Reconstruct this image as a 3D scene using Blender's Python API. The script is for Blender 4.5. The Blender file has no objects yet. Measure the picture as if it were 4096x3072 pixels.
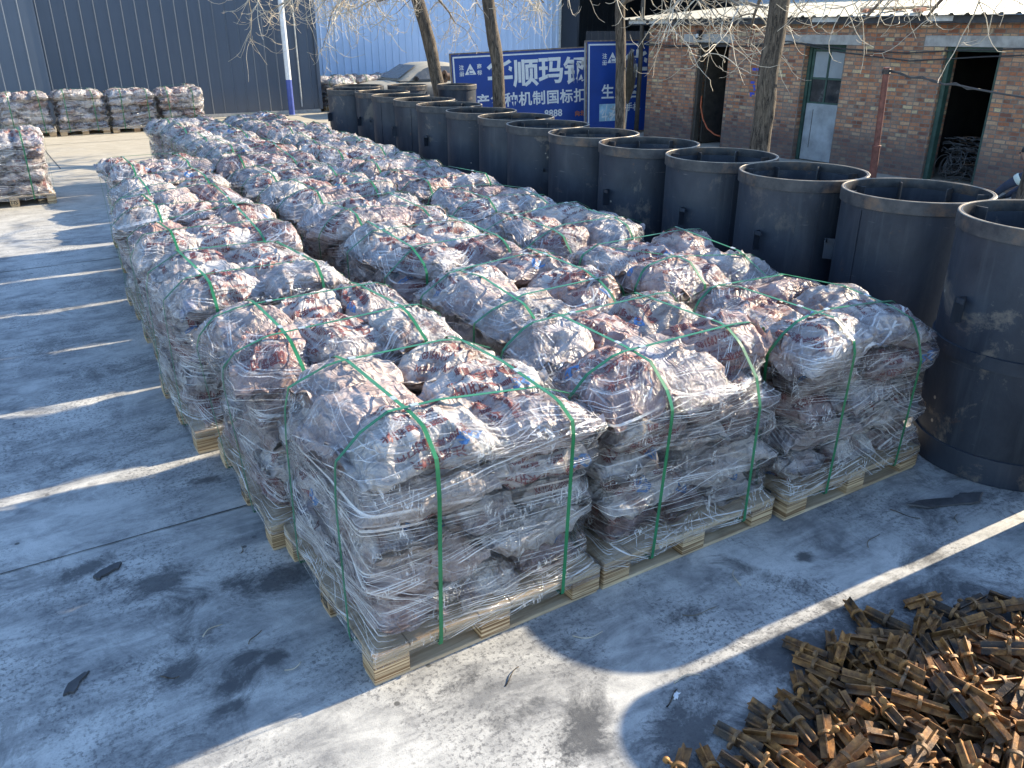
import bpy, bmesh, math, random
import numpy as np
from mathutils import Vector, Matrix, Euler, noise
from mathutils.bvhtree import BVHTree

R_ = math.radians
scene = bpy.context.scene
COL = scene.collection

# ------------------------------------------------------------------ camera
cam_d = bpy.data.cameras.new("camera")
cam = bpy.data.objects.new("camera", cam_d)
COL.objects.link(cam)
cam.location = (0, 0, 2.35)
cam.rotation_euler = (R_(90 - 23.5), 0, R_(-31.9))
cam_d.sensor_width = 36
cam_d.lens = 3260 / 4096 * 36
cam_d.clip_end = 500
cam_d.clip_start = 0.05
scene.camera = cam

# ------------------------------------------------------------------ light
SUN_EL, SUN_AZ = 27.0, -2.5            # azimuth measured from +X towards +Y
world = bpy.data.worlds.new("World")
scene.world = world
world.use_nodes = True
wn = world.node_tree
sky = wn.nodes.new("ShaderNodeTexSky")
sky.sky_type = 'NISHITA'
sky.sun_disc = False
sky.sun_elevation = R_(SUN_EL)
sky.sun_rotation = R_(90 - SUN_AZ)
sky.air_density = 1.0
sky.dust_density = 0.2
sky.ozone_density = 2.6
wn.links.new(sky.outputs[0], wn.nodes["Background"].inputs[0])
wn.nodes["Background"].inputs[1].default_value = 0.15

sun_d = bpy.data.lights.new("sun", 'SUN')
sun_d.energy = 4.6
sun_d.angle = R_(0.5)
sun_d.color = (1.0, 0.86, 0.63)
sun = bpy.data.objects.new("sun", sun_d)
COL.objects.link(sun)
sv = Vector((math.cos(R_(SUN_EL)) * math.cos(R_(SUN_AZ)), math.cos(R_(SUN_EL)) * math.sin(R_(SUN_AZ)), math.sin(R_(SUN_EL))))
sun.rotation_euler = sv.to_track_quat('Z', 'Y').to_euler()
sun.location = (30, 0, 20)
scene.view_settings.view_transform = 'Standard'
scene.view_settings.look = 'None'
scene.view_settings.exposure = 1.55
scene.view_settings.gamma = 1
scene.cycles.transparent_max_bounces = 14
scene.cycles.max_bounces = 6
scene.cycles.diffuse_bounces = 3
scene.cycles.glossy_bounces = 3
scene.cycles.transmission_bounces = 4
scene.cycles.caustics_reflective = False
scene.cycles.caustics_refractive = False


# ------------------------------------------------------------------ materials
class M:
    """small node-tree writer"""
    def __init__(self, name):
        self.m = bpy.data.materials.new(name)
        self.m.use_nodes = True
        self.t = self.m.node_tree
        self.t.nodes.clear()
        self.out = self.t.nodes.new("ShaderNodeOutputMaterial")

    def n(self, typ, ins=None, **props):
        nd = self.t.nodes.new("ShaderNode" + typ)
        for k, v in props.items():
            setattr(nd, k, v)
        for k, v in (ins or {}).items():
            s = nd.inputs[k]
            if hasattr(v, "is_output") or isinstance(v, bpy.types.NodeSocket):
                self.t.links.new(v, s)
            else:
                if isinstance(v, tuple) and len(v) == 3 and s.type == 'RGBA':
                    v = (*v, 1)
                s.default_value = v
        return nd

    def coord(self, kind="Object"):
        return self.n("TexCoord").outputs[kind]

    def vmap(self, vec, scale=(1, 1, 1), rot=(0, 0, 0), loc=(0, 0, 0)):
        return self.n("Mapping", {0: vec, "Scale": scale, "Rotation": rot, "Location": loc}).outputs[0]

    def noise(self, vec, scale, detail=4, rough=0.55, dist=0.0):
        return self.n("TexNoise", {"Vector": vec, "Scale": scale, "Detail": detail, "Roughness": rough, "Distortion": dist}).outputs["Fac"]

    def ramp(self, fac, lo, hi, a=0.0, b=1.0):
        return self.n("MapRange", {0: fac, 1: lo, 2: hi, 3: a, 4: b}, clamp=True).outputs[0]

    def mix(self, fac, a, b):
        nd = self.n("Mix", {}, data_type='RGBA')
        for idx, v in ((0, fac), (6, a), (7, b)):
            s = nd.inputs[idx]
            if isinstance(v, bpy.types.NodeSocket):
                self.t.links.new(v, s)
            else:
                s.default_value = (*v, 1) if isinstance(v, tuple) and len(v) == 3 else v
        return nd.outputs[2]

    def math(self, op, a, b=0.0, clamp=False):
        return self.n("Math", {0: a, 1: b}, operation=op, use_clamp=clamp).outputs[0]

    def bump(self, h, strength=0.4, dist=0.01, normal=None):
        ins = {"Height": h, "Strength": strength, "Distance": dist}
        if normal is not None:
            ins["Normal"] = normal
        return self.n("Bump", ins).outputs[0]

    def pbr(self, col, rough=0.6, metal=0.0, normal=None, spec=0.5, **kw):
        ins = {"Base Color": col, "Roughness": rough, "Metallic": metal, "Specular IOR Level": spec}
        if normal is not None:
            ins["Normal"] = normal
        ins.update(kw)
        p = self.n("BsdfPrincipled", ins)
        self.surf(p.outputs[0])
        return p

    def surf(self, sh):
        self.t.links.new(sh, self.out.inputs[0])

    def rand(self):
        return self.n("ObjectInfo").outputs["Random"]


def shifted(m, amount=37.0):
    """object coordinates moved by a per-object random amount, so that copies differ"""
    r = m.math('MULTIPLY', m.rand(), amount)
    v = m.n("CombineXYZ", {0: r, 1: r, 2: r}).outputs[0]
    return m.n("VectorMath", {0: m.coord(), 1: v}, operation='ADD').outputs[0]


def mat_plain(name, col, rough=0.6, metal=0.0, var=0.25, scale=8.0, bump=0.15, spec=0.5):
    m = M(name)
    v = m.coord()
    n1 = m.noise(v, scale, 6, 0.6)
    dark = tuple(c * (1 - var) for c in col)
    light = tuple(min(1, c * (1 + var)) for c in col)
    c = m.mix(m.ramp(n1, 0.3, 0.7), dark, light)
    m.pbr(c, rough, metal, m.bump(m.noise(v, scale * 5, 4), bump, 0.005), spec)
    return m.m


def mat_concrete_ground():
    m = M("yard_concrete")
    v = m.coord()
    st = m.n("Attribute", attribute_name="stain").outputs["Fac"]
    tan = m.n("Attribute", attribute_name="tan").outputs["Fac"]
    broad = m.noise(v, 0.35, 5, 0.6)
    mid = m.noise(v, 1.7, 10, 0.74, 0.4)
    smear = m.noise(m.vmap(v, (1.0, 3.2, 1), (0, 0, 0.35)), 2.2, 10, 0.72, 0.7)
    fine = m.noise(v, 48, 7, 0.75)
    grain = m.noise(v, 150, 3, 0.6)
    ragged = m.noise(v, 3.4, 10, 0.80, 0.9)
    near = m.math('SUBTRACT', 1.0, tan)
    f = m.math('ADD', m.math('MULTIPLY', mid, 0.5), m.math('MULTIPLY', smear, 0.5))
    base = m.mix(m.ramp(f, 0.40, 0.57), (0.175, 0.178, 0.182), (0.47, 0.465, 0.445))
    base = m.mix(m.math('MULTIPLY', m.ramp(m.noise(v, 0.8, 9, 0.72, 0.6), 0.52, 0.60), 0.55), base, (0.60, 0.59, 0.56))
    base = m.mix(m.math('MULTIPLY', tan, 0.85), base, m.mix(m.ramp(smear, 0.35, 0.65), (0.36, 0.315, 0.235), (0.48, 0.43, 0.335)))
    # soot worked into the surface: ragged dark fields, densest where the traffic turns
    field = m.math('MULTIPLY', m.ramp(ragged, 0.50, 0.62), m.ramp(m.noise(v, 0.55, 5, 0.6, 0.5), 0.42, 0.60))
    base = m.mix(m.math('MULTIPLY', m.math('MULTIPLY', field, near), 0.80), base, (0.105, 0.107, 0.112))
    pores = m.math('MULTIPLY', m.ramp(fine, 0.51, 0.58), m.ramp(m.noise(v, 1.3, 6, 0.65, 0.5), 0.42, 0.56))
    base = m.mix(m.math('MULTIPLY', m.math('MULTIPLY', pores, near), 0.72), base, (0.085, 0.086, 0.092))
    base = m.mix(m.math('MULTIPLY', m.ramp(grain, 0.58, 0.66), m.math('MULTIPLY', m.ramp(mid, 0.35, 0.6), 0.55)), base, (0.12, 0.115, 0.11))
    # oil and dirt marks placed one by one (vertex attribute), broken up by noise
    k2 = m.math('ADD', m.math('MULTIPLY', st, 1.25), m.math('MULTIPLY', m.math('SUBTRACT', ragged, 0.5), 3.4))
    k2 = m.math('ADD', k2, m.math('MULTIPLY', m.math('SUBTRACT', fine, 0.5), 0.6))
    sfac = m.math('MULTIPLY', m.ramp(k2, 0.25, 0.95), m.ramp(st, 0.02, 0.16))
    base = m.mix(m.math('MULTIPLY', sfac, 0.86), base, (0.045, 0.047, 0.052))
    # fine round oil drops
    vo = m.n("TexVoronoi", {"Vector": v, "Scale": 7.5, "Randomness": 1.0}).outputs["Distance"]
    drop = m.math('MULTIPLY', m.ramp(vo, 0.105, 0.07), m.ramp(m.noise(v, 1.6, 3), 0.52, 0.58))
    base = m.mix(m.math('MULTIPLY', drop, m.math('SUBTRACT', 0.85, m.math('MULTIPLY', tan, 0.6))), base, (0.05, 0.05, 0.05))
    # concentric trowel marks left by the power float
    w = m.n("TexWave", {"Vector": m.vmap(v, (1, 1, 0.0), (0, 0, 0), (0.4, -3.1, 0)), "Scale": 5.0, "Distortion": 1.5, "Detail": 2.0, "Detail Scale": 0.6}, wave_type='RINGS', rings_direction='SPHERICAL').outputs["Fac"]
    wv = m.math('MULTIPLY', m.ramp(w, 0.75, 1.0), m.ramp(broad, 0.45, 0.62))
    base = m.mix(m.math('MULTIPLY', wv, 0.03), base, (0.62, 0.6, 0.57))
    h = m.math('ADD', m.math('MULTIPLY', fine, 0.7), m.math('MULTIPLY', grain, 0.5))
    rough = m.ramp(sfac, 0, 1, 0.62, 0.45)
    m.pbr(base, rough, 0, m.bump(h, 0.32, 0.006), 0.35)
    return m.m


def mat_sack():
    m = M("woven_sack")
    v = shifted(m)
    r = m.rand()
    r2 = m.math('FRACT', m.math('MULTIPLY', r, 7.31))
    warm = m.mix(r2, (0.67, 0.625, 0.585), (0.555, 0.505, 0.50))
    # creases: long sharp folds fanning over the weave
    w1 = m.noise(v, 5.0, 2, 0.5)
    vw = m.n("VectorMath", {0: v, 1: m.n("CombineXYZ", {0: m.math('MULTIPLY', w1, 0.16), 1: m.math('MULTIPLY', w1, -0.12), 2: m.math('MULTIPLY', w1, 0.10)}).outputs[0]}, operation='ADD').outputs[0]
    f1 = m.noise(m.vmap(vw, (3.0, 15, 15), (0.3, 0.2, 0.6)), 1.0, 2, 0.5, 0.6)
    f2 = m.noise(m.vmap(vw, (15, 3.5, 9), (0.0, 0.4, 0.3)), 1.0, 2, 0.5, 0.6)
    f3 = m.noise(m.vmap(vw, (12, 60, 60), (0.5, -0.3, -0.9)), 1.0, 2, 0.5, 0.4)
    e1 = m.math('ABSOLUTE', m.math('SUBTRACT', f1, 0.5))
    e2 = m.math('ABSOLUTE', m.math('SUBTRACT', f2, 0.5))
    e3 = m.math('ABSOLUTE', m.math('SUBTRACT', f3, 0.5))
    rid = m.math('ADD', m.math('ADD', e1, m.math('MULTIPLY', e2, 0.8)), m.math('MULTIPLY', e3, 0.06))
    # rust-brown castings showing where the thin weave is pulled tight
    a = m.noise(v, 5.5, 4, 0.6, 0.6)
    b = m.noise(vw, 10.0, 4, 0.58, 0.5)
    mask = m.math('MULTIPLY', m.ramp(a, 0.38, 0.60), m.ramp(b, 0.46, 0.62))
    mask = m.math('MULTIPLY', mask, m.ramp(r, 0.0, 1.0, 0.25, 0.85))
    c = m.mix(mask, warm, (0.17, 0.066, 0.050))
    d = m.ramp(m.noise(vw, 5.0, 4, 0.6, 0.5), 0.52, 0.70)
    c = m.mix(m.math('MULTIPLY', d, 0.55), c, (0.20, 0.165, 0.165))
    tint = m.ramp(m.math('FRACT', m.math('MULTIPLY', r, 13.7)), 0.55, 1.0, 0.0, 0.50)
    c = m.mix(tint, c, (0.33, 0.115, 0.09))
    low = m.n('Attribute', attribute_type='OBJECT', attribute_name='dark_brown').outputs['Fac']
    c = m.mix(m.math('MULTIPLY', low, m.ramp(m.noise(vw, 4.0, 3, 0.55, 0.4), 0.40, 0.58)), c, (0.115, 0.050, 0.042))  # dark brown patches, stronger in the lower layers of a load
    bl = m.math('MULTIPLY', m.ramp(m.noise(v, 3.1, 3, 0.5), 0.63, 0.67), m.ramp(m.math('FRACT', m.math('MULTIPLY', r, 29.3)), 0.45, 0.55))
    c = m.mix(m.math('MULTIPLY', bl, 0.35), c, (0.06, 0.19, 0.42))
    weave = m.n("TexChecker", {"Vector": v, "Scale": 260.0}).outputs["Fac"]
    nm = m.bump(m.math('ADD', m.math('MULTIPLY', rid, -1.0), m.math('MULTIPLY', weave, 0.008)), 0.9, 0.085)
    p = m.n("BsdfPrincipled", {"Base Color": c, "Roughness": 0.36, "Specular IOR Level": 0.55, "Normal": nm})
    tr = m.n("BsdfTranslucent", {"Color": m.mix(0.5, c, (0.6, 0.5, 0.42)), "Normal": nm})
    m.surf(m.n("MixShader", {0: 0.14, 1: p.outputs[0], 2: tr.outputs[0]}).outputs[0])
    return m.m


def mat_film():
    m = M("stretch_film")
    uv = m.n("UVMap", uv_map="UVMap").outputs[0]
    r = m.math('MULTIPLY', m.rand(), 20.0)
    off = m.n("CombineXYZ", {0: r, 1: r, 2: 0.0}).outputs[0]
    uv = m.n("VectorMath", {0: uv, 1: off}, operation='ADD').outputs[0]
    warp = m.noise(uv, 2.2, 3, 0.5)
    wv = m.n("CombineXYZ", {0: 0.0, 1: m.math('MULTIPLY', warp, 0.035), 2: 0.0}).outputs[0]
    uvw = m.n("VectorMath", {0: uv, 1: wv}, operation='ADD').outputs[0]
    sx = m.n("SeparateXYZ", {0: uvw})

    def drawn(k, fu, fv, off):
        """noise drawn out along a slanting direction of the film"""
        vv = m.math('MULTIPLY', m.math('ADD', sx.outputs[1], m.math('MULTIPLY', sx.outputs[0], k)), fv)
        uu = m.math('MULTIPLY', m.math('SUBTRACT', sx.outputs[0], m.math('MULTIPLY', sx.outputs[1], k)), fu)
        return m.noise(m.n("CombineXYZ", {0: m.math('ADD', uu, off), 1: vv, 2: off}).outputs[0], 1.0, 3, 0.6)
    s1 = drawn(0.10, 0.22, 150, 0.0)
    s2 = drawn(-0.16, 0.26, 128, 7.3)
    s3 = drawn(0.60, 0.45, 96, 13.1)
    area = m.noise(uv, 2.7, 4, 0.6, 0.5)
    area2 = m.noise(m.vmap(uv, (1.0, 2.2, 1)), 2.6, 3, 0.6, 0.8)
    t1 = m.math('MULTIPLY', m.ramp(s1, 0.572, 0.602), m.ramp(area, 0.38, 0.56))
    t2 = m.math('MULTIPLY', m.ramp(s2, 0.582, 0.61), m.ramp(area2, 0.42, 0.56))
    t3 = m.math('MULTIPLY', m.ramp(s3, 0.588, 0.615), m.ramp(m.noise(uv, 1.9, 3, 0.5), 0.54, 0.64))
    # short bright gathers where the film is pinched
    g1 = m.noise(m.vmap(uvw, (20, 5, 1), (0, 0, 0.5)), 1.0, 3, 0.6, 1.2)
    gath = m.math('MULTIPLY', m.ramp(m.math('ABSOLUTE', m.math('SUBTRACT', g1, 0.5)), 0.018, 0.006), m.ramp(m.noise(uv, 5.0, 2), 0.52, 0.60))
    thread = m.math('MAXIMUM', m.math('MAXIMUM', t1, t2), m.math('MAXIMUM', t3, gath))  # stretch lines of the film, their glints painted in as white
    crumple = m.math('ABSOLUTE', m.math('SUBTRACT', m.noise(uv, 7.0, 4, 0.6, 1.6), 0.5))
    h = m.math('ADD', m.math('ADD', m.math('MULTIPLY', s1, 0.45), m.math('MULTIPLY', s2, 0.40)), m.math('MULTIPLY', crumple, 2.0))
    nm = m.bump(h, 0.8, 0.020)
    gl = m.n("BsdfGlossy", {"Color": (0.95, 0.96, 1.0), "Roughness": 0.10, "Normal": nm})
    tp = m.n("BsdfTransparent", {"Color": (0.975, 0.975, 0.98)})
    lw = m.n("LayerWeight", {"Blend": 0.30, "Normal": nm}).outputs["Fresnel"]
    fr = m.math('ADD', m.math('MULTIPLY', lw, 0.50), 0.014, True)
    clear = m.n("MixShader", {0: fr, 1: tp.outputs[0], 2: gl.outputs[0]}).outputs[0]
    df = m.n("BsdfDiffuse", {"Color": (0.90, 0.90, 0.90), "Normal": nm})
    tl = m.n("BsdfTranslucent", {"Color": (0.90, 0.88, 0.86), "Normal": nm})
    milk0 = m.n("MixShader", {0: 0.40, 1: df.outputs[0], 2: tl.outputs[0]}).outputs[0]
    milk = m.n("MixShader", {0: 0.12, 1: milk0, 2: gl.outputs[0]}).outputs[0]
    veil = m.ramp(m.noise(uv, 1.7, 4, 0.6), 0.50, 0.75, 0.0, 0.035)
    fac = m.math('MAXIMUM', m.math('MULTIPLY', thread, 0.86), veil)
    m.surf(m.n("MixShader", {0: fac, 1: clear, 2: milk}).outputs[0])
    return m.m


def mat_wood(name="pallet_wood", lam=False):
    m = M(name)
    v = shifted(m)
    if lam:
        lay = m.noise(m.vmap(v, (1.2, 1.2, 120)), 1.0, 3, 0.6)
        c = m.mix(m.ramp(lay, 0.43, 0.57), (0.20, 0.115, 0.055), (0.60, 0.44, 0.26))
        dk = m.ramp(m.noise(m.vmap(v, (3, 3, 160)), 1.0, 2), 0.60, 0.66)
        c = m.mix(m.math('MULTIPLY', dk, 0.75), c, (0.09, 0.05, 0.03))
        h = lay
    else:
        g = m.noise(m.vmap(v, (2.0, 26, 26)), 1.0, 5, 0.6, 0.8)
        c = m.mix(m.ramp(g, 0.35, 0.65), (0.36, 0.25, 0.15), (0.62, 0.49, 0.33))
        h = g
    dirt = m.ramp(m.noise(v, 7.0, 5, 0.6), 0.55, 0.75)
    c = m.mix(m.math('MULTIPLY', dirt, 0.5), c, (0.16, 0.12, 0.09))
    m.pbr(c, 0.72, 0, m.bump(h, 0.35, 0.006), 0.3)
    return m.m


def mat_strap():
    m = M("green_strap")
    v = m.coord()
    c = m.mix(m.ramp(m.noise(v, 4, 3), 0.35, 0.7), (0.010, 0.115, 0.045), (0.025, 0.19, 0.08))
    m.pbr(c, 0.32, 0, m.bump(m.noise(v, 220, 2), 0.25, 0.002), 0.5)
    return m.m


def mat_drum():
    m = M("black_steel")
    v = shifted(m, 53.0)
    n1 = m.noise(m.vmap(v, (1, 1, 0.55)), 2.6, 7, 0.62, 0.4)
    c = m.mix(m.ramp(n1, 0.32, 0.72), (0.011, 0.017, 0.029), (0.040, 0.050, 0.070))
    streak = m.noise(m.vmap(v, (14, 14, 0.9)), 1.0, 5, 0.6)
    c = m.mix(m.math('MULTIPLY', m.ramp(streak, 0.55, 0.75), 0.45), c, (0.075, 0.085, 0.10))
    sc = m.noise(m.vmap(v, (3, 3, 30), (0.3, 0.2, 0)), 1.0, 4, 0.7)
    c = m.mix(m.math('MULTIPLY', m.ramp(sc, 0.66, 0.72), 0.35), c, (0.26, 0.25, 0.24))
    mud = m.math('MULTIPLY', m.ramp(m.noise(v, 1.9, 8, 0.72, 0.5), 0.57, 0.63), m.ramp(m.rand(), 0.1, 0.7))
    c = m.mix(m.math('MULTIPLY', mud, 0.55), c, (0.21, 0.175, 0.14))
    rust = m.ramp(m.noise(v, 8, 6, 0.7), 0.63, 0.72)
    c = m.mix(m.math('MULTIPLY', rust, 0.6), c, (0.12, 0.06, 0.035))
    vo = m.n("TexVoronoi", {"Vector": v, "Scale": 9.0}).outputs["Distance"]
    spl = m.math('MULTIPLY', m.ramp(vo, 0.12, 0.07), m.ramp(m.noise(v, 1.4, 2), 0.54, 0.60))
    spl = m.math('MULTIPLY', spl, m.ramp(m.rand(), 0.35, 0.5))
    c = m.mix(m.math('MULTIPLY', spl, 0.8), c, (0.45, 0.40, 0.33))
    m.pbr(c, m.ramp(n1, 0.3, 0.7, 0.62, 0.46), 0.25, m.bump(m.math('ADD', n1, m.math('MULTIPLY', m.noise(v, 40, 4), 0.4)), 0.3, 0.01), 0.5)
    return m.m


def mat_rim():
    m = M("worn_rim_steel")
    v = shifted(m, 53.0)
    n1 = m.noise(v, 9, 6, 0.65)
    c = m.mix(m.ramp(n1, 0.35, 0.68), (0.022, 0.026, 0.034), (0.075, 0.075, 0.078))
    rust = m.ramp(m.noise(v, 3.5, 6, 0.72), 0.52, 0.64)
    c = m.mix(m.math('MULTIPLY', rust, 0.6), c, (0.17, 0.105, 0.065))
    m.pbr(c, 0.55, 0.2, m.bump(n1, 0.35, 0.008), 0.5)
    return m.m


def mat_rust():
    m = M("rusty_casting")
    v = shifted(m, 21.0)
    r = m.rand()
    n1 = m.noise(v, 22, 6, 0.65)
    n2 = m.noise(v, 90, 4, 0.65)
    c = m.mix(m.ramp(n1, 0.35, 0.68), (0.14, 0.058, 0.018), (0.52, 0.25, 0.07))
    blk = m.math('MULTIPLY', m.ramp(m.noise(v, 9, 4), 0.38, 0.56), m.ramp(r, 0.1, 0.75))
    c = m.mix(m.math('MULTIPLY', blk, 0.92), c, (0.030, 0.028, 0.026))
    c = m.mix(m.math('MULTIPLY', m.ramp(n2, 0.58, 0.72), 0.35), c, (0.46, 0.26, 0.09))
    ed = m.ramp(m.n('NewGeometry').outputs['Pointiness'], 0.56, 0.70)
    c = m.mix(m.math('MULTIPLY', ed, 0.40), c, (0.50, 0.28, 0.11))  # pale worn edges, with sunlight on them painted into the rust colour
    c = m.mix(m.ramp(m.math('FRACT', m.math('MULTIPLY', r, 17.3)), 0.55, 1.0, 0.0, 0.45), c, (0.13, 0.10, 0.075))
    m.pbr(c, 0.60, 0.25, m.bump(m.math('ADD', n1, n2), 0.55, 0.004), 0.5)
    return m.m


def mat_brick():
    m = M("old_brick")
    v = m.coord()
    sp = m.n("SeparateXYZ", {0: v})
    uv = m.n("CombineXYZ", {0: m.math('ADD', sp.outputs[1], sp.outputs[0]), 1: sp.outputs[2], 2: 0.0}).outputs[0]
    wob = m.noise(v, 7, 3)
    wob2 = m.noise(v, 26, 3)
    uvd = m.n("VectorMath", {0: uv, 1: m.n("CombineXYZ", {0: m.math('ADD', m.math('MULTIPLY', wob, 0.02), m.math('MULTIPLY', wob2, 0.010)), 1: m.math('ADD', m.math('MULTIPLY', wob, 0.016), m.math('MULTIPLY', wob2, 0.010)), 2: 0.0}).outputs[0]}, operation='ADD').outputs[0]
    br = m.n("TexBrick", {"Vector": uvd, "Color1": (0, 0, 0), "Color2": (1, 1, 1), "Mortar": (0, 0, 0), "Scale": 1.0, "Mortar Size": 0.0085, "Mortar Smooth": 0.25, "Bias": 0.0, "Brick Width": 0.185, "Row Height": 0.066}, offset=0.5, squash=0.62, squash_frequency=2)
    t = br.outputs["Color"]
    tv = m.n("SeparateColor", {0: t}).outputs[0]
    cr = m.n("ValToRGB", {0: tv})
    e = cr.color_ramp.elements
    e[0].position, e[0].color = 0.0, (0.17, 0.070, 0.045, 1)
    e[1].position, e[1].color = 1.0, (0.66, 0.50, 0.28, 1)
    for p, c in ((0.18, (0.44, 0.165, 0.080, 1)), (0.36, (0.54, 0.25, 0.125, 1)), (0.50, (0.20, 0.085, 0.06, 1)), (0.64, (0.52, 0.205, 0.10, 1)), (0.78, (0.60, 0.36, 0.20, 1)), (0.90, (0.30, 0.16, 0.11, 1))):
        k = e.new(p)
        k.color = c
    n1 = m.noise(v, 30, 5, 0.7)
    c = m.mix(m.math('MULTIPLY', m.ramp(n1, 0.4, 0.7), 0.5), cr.outputs[0], (0.13, 0.09, 0.075))
    pale = m.math('MULTIPLY', m.ramp(m.noise(v, 2.2, 7, 0.7), 0.46, 0.66), 0.75)
    c = m.mix(m.math('MULTIPLY', pale, 0.7), c, (0.46, 0.35, 0.25))
    # sooty band at the foot and soot stains
    foot = m.ramp(m.math('ADD', sp.outputs[2], m.math('MULTIPLY', m.noise(v, 1.6, 4), 0.35)), 0.95, 0.55)
    c = m.mix(m.math('MULTIPLY', foot, 0.72), c, (0.105, 0.085, 0.085))
    mort = m.mix(m.noise(v, 14, 4), (0.13, 0.115, 0.095), (0.30, 0.265, 0.225))
    mort = m.mix(m.math('MULTIPLY', foot, 0.6), mort, (0.10, 0.09, 0.09))
    mf = br.outputs["Fac"]
    c = m.mix(mf, c, mort)
    h = m.math('ADD', m.math('MULTIPLY', m.math('SUBTRACT', 1.0, mf), 1.0), m.math('MULTIPLY', n1, 0.5))
    m.pbr(c, 0.85, 0, m.bump(h, 0.75, 0.014), 0.2)
    return m.m


def mat_sheet(name, col, dirt=0.35, rough=0.5):
    m = M(name)
    v = m.coord()
    st = m.noise(m.vmap(v, (6, 6, 0.35)), 1.0, 6, 0.65)
    br = m.noise(v, 0.5, 5, 0.6)
    dark = tuple(c * 0.62 for c in col)
    c = m.mix(m.math('MULTIPLY', m.ramp(st, 0.42, 0.72), dirt), col, dark)
    c = m.mix(m.math('MULTIPLY', m.ramp(br, 0.4, 0.7), 0.35), c, tuple(min(1, x * 1.25) for x in col))
    foot = m.ramp(m.math('ADD', m.n("SeparateXYZ", {0: v}).outputs[2], m.math('MULTIPLY', br, 0.5)), 1.1, 0.3)
    c = m.mix(m.math('MULTIPLY', foot, 0.35), c, (0.17, 0.16, 0.145))
    m.pbr(c, rough, 0.1, m.bump(m.noise(v, 3.0, 4), 0.1, 0.02), 0.5)
    return m.m


def mat_bark():
    m = M("tree_bark")
    v = m.coord()
    g = m.noise(m.vmap(v, (26, 26, 4.5)), 1.0, 6, 0.65, 1.2)
    f = m.noise(v, 60, 4)
    c = m.mix(m.ramp(g, 0.38, 0.62), (0.026, 0.022, 0.019), (0.15, 0.12, 0.092))
    c = m.mix(m.math('MULTIPLY', m.ramp(f, 0.55, 0.75), 0.3), c, (0.30, 0.26, 0.20))
    m.pbr(c, 0.85, 0, m.bump(g, 0.9, 0.02), 0.2)
    return m.m


def mat_glass(name, col=(0.02, 0.025, 0.03), rough=0.08):
    m = M(name)
    v = m.coord()
    d = m.ramp(m.noise(v, 5, 5, 0.6), 0.4, 0.75)
    c = m.mix(m.math('MULTIPLY', d, 0.35), col, (0.16, 0.16, 0.16))
    m.pbr(c, m.ramp(d, 0, 1, rough, 0.4), 0, None, 0.6)
    return m.m


def mat_car():
    m = M("dusty_car_paint")
    v = m.coord()
    up = m.n("SeparateXYZ", {0: m.n("NewGeometry").outputs["Normal"]}).outputs[2]
    d = m.math('ADD', m.math('MULTIPLY', m.noise(v, 2.5, 6, 0.65), 0.6), m.math('MULTIPLY', up, 0.45))
    c = m.mix(m.ramp(d, 0.30, 0.72), (0.10, 0.105, 0.11), (0.33, 0.31, 0.26))
    m.pbr(c, m.ramp(d, 0.3, 0.72, 0.35, 0.75), 0.2, m.bump(m.noise(v, 60, 3), 0.05, 0.003), 0.5)
    return m.m


def mat_ink(name, col, rough=0.55):
    m = M(name)
    v = m.coord()
    n1 = m.noise(v, 60, 4, 0.7)
    c = m.mix(m.ramp(n1, 0.50, 0.72, 0, 0.6), col, tuple(min(1, x * 1.4 + 0.12) for x in col))
    m.pbr(c, rough, 0, None, 0.4)
    return m.m


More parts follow.
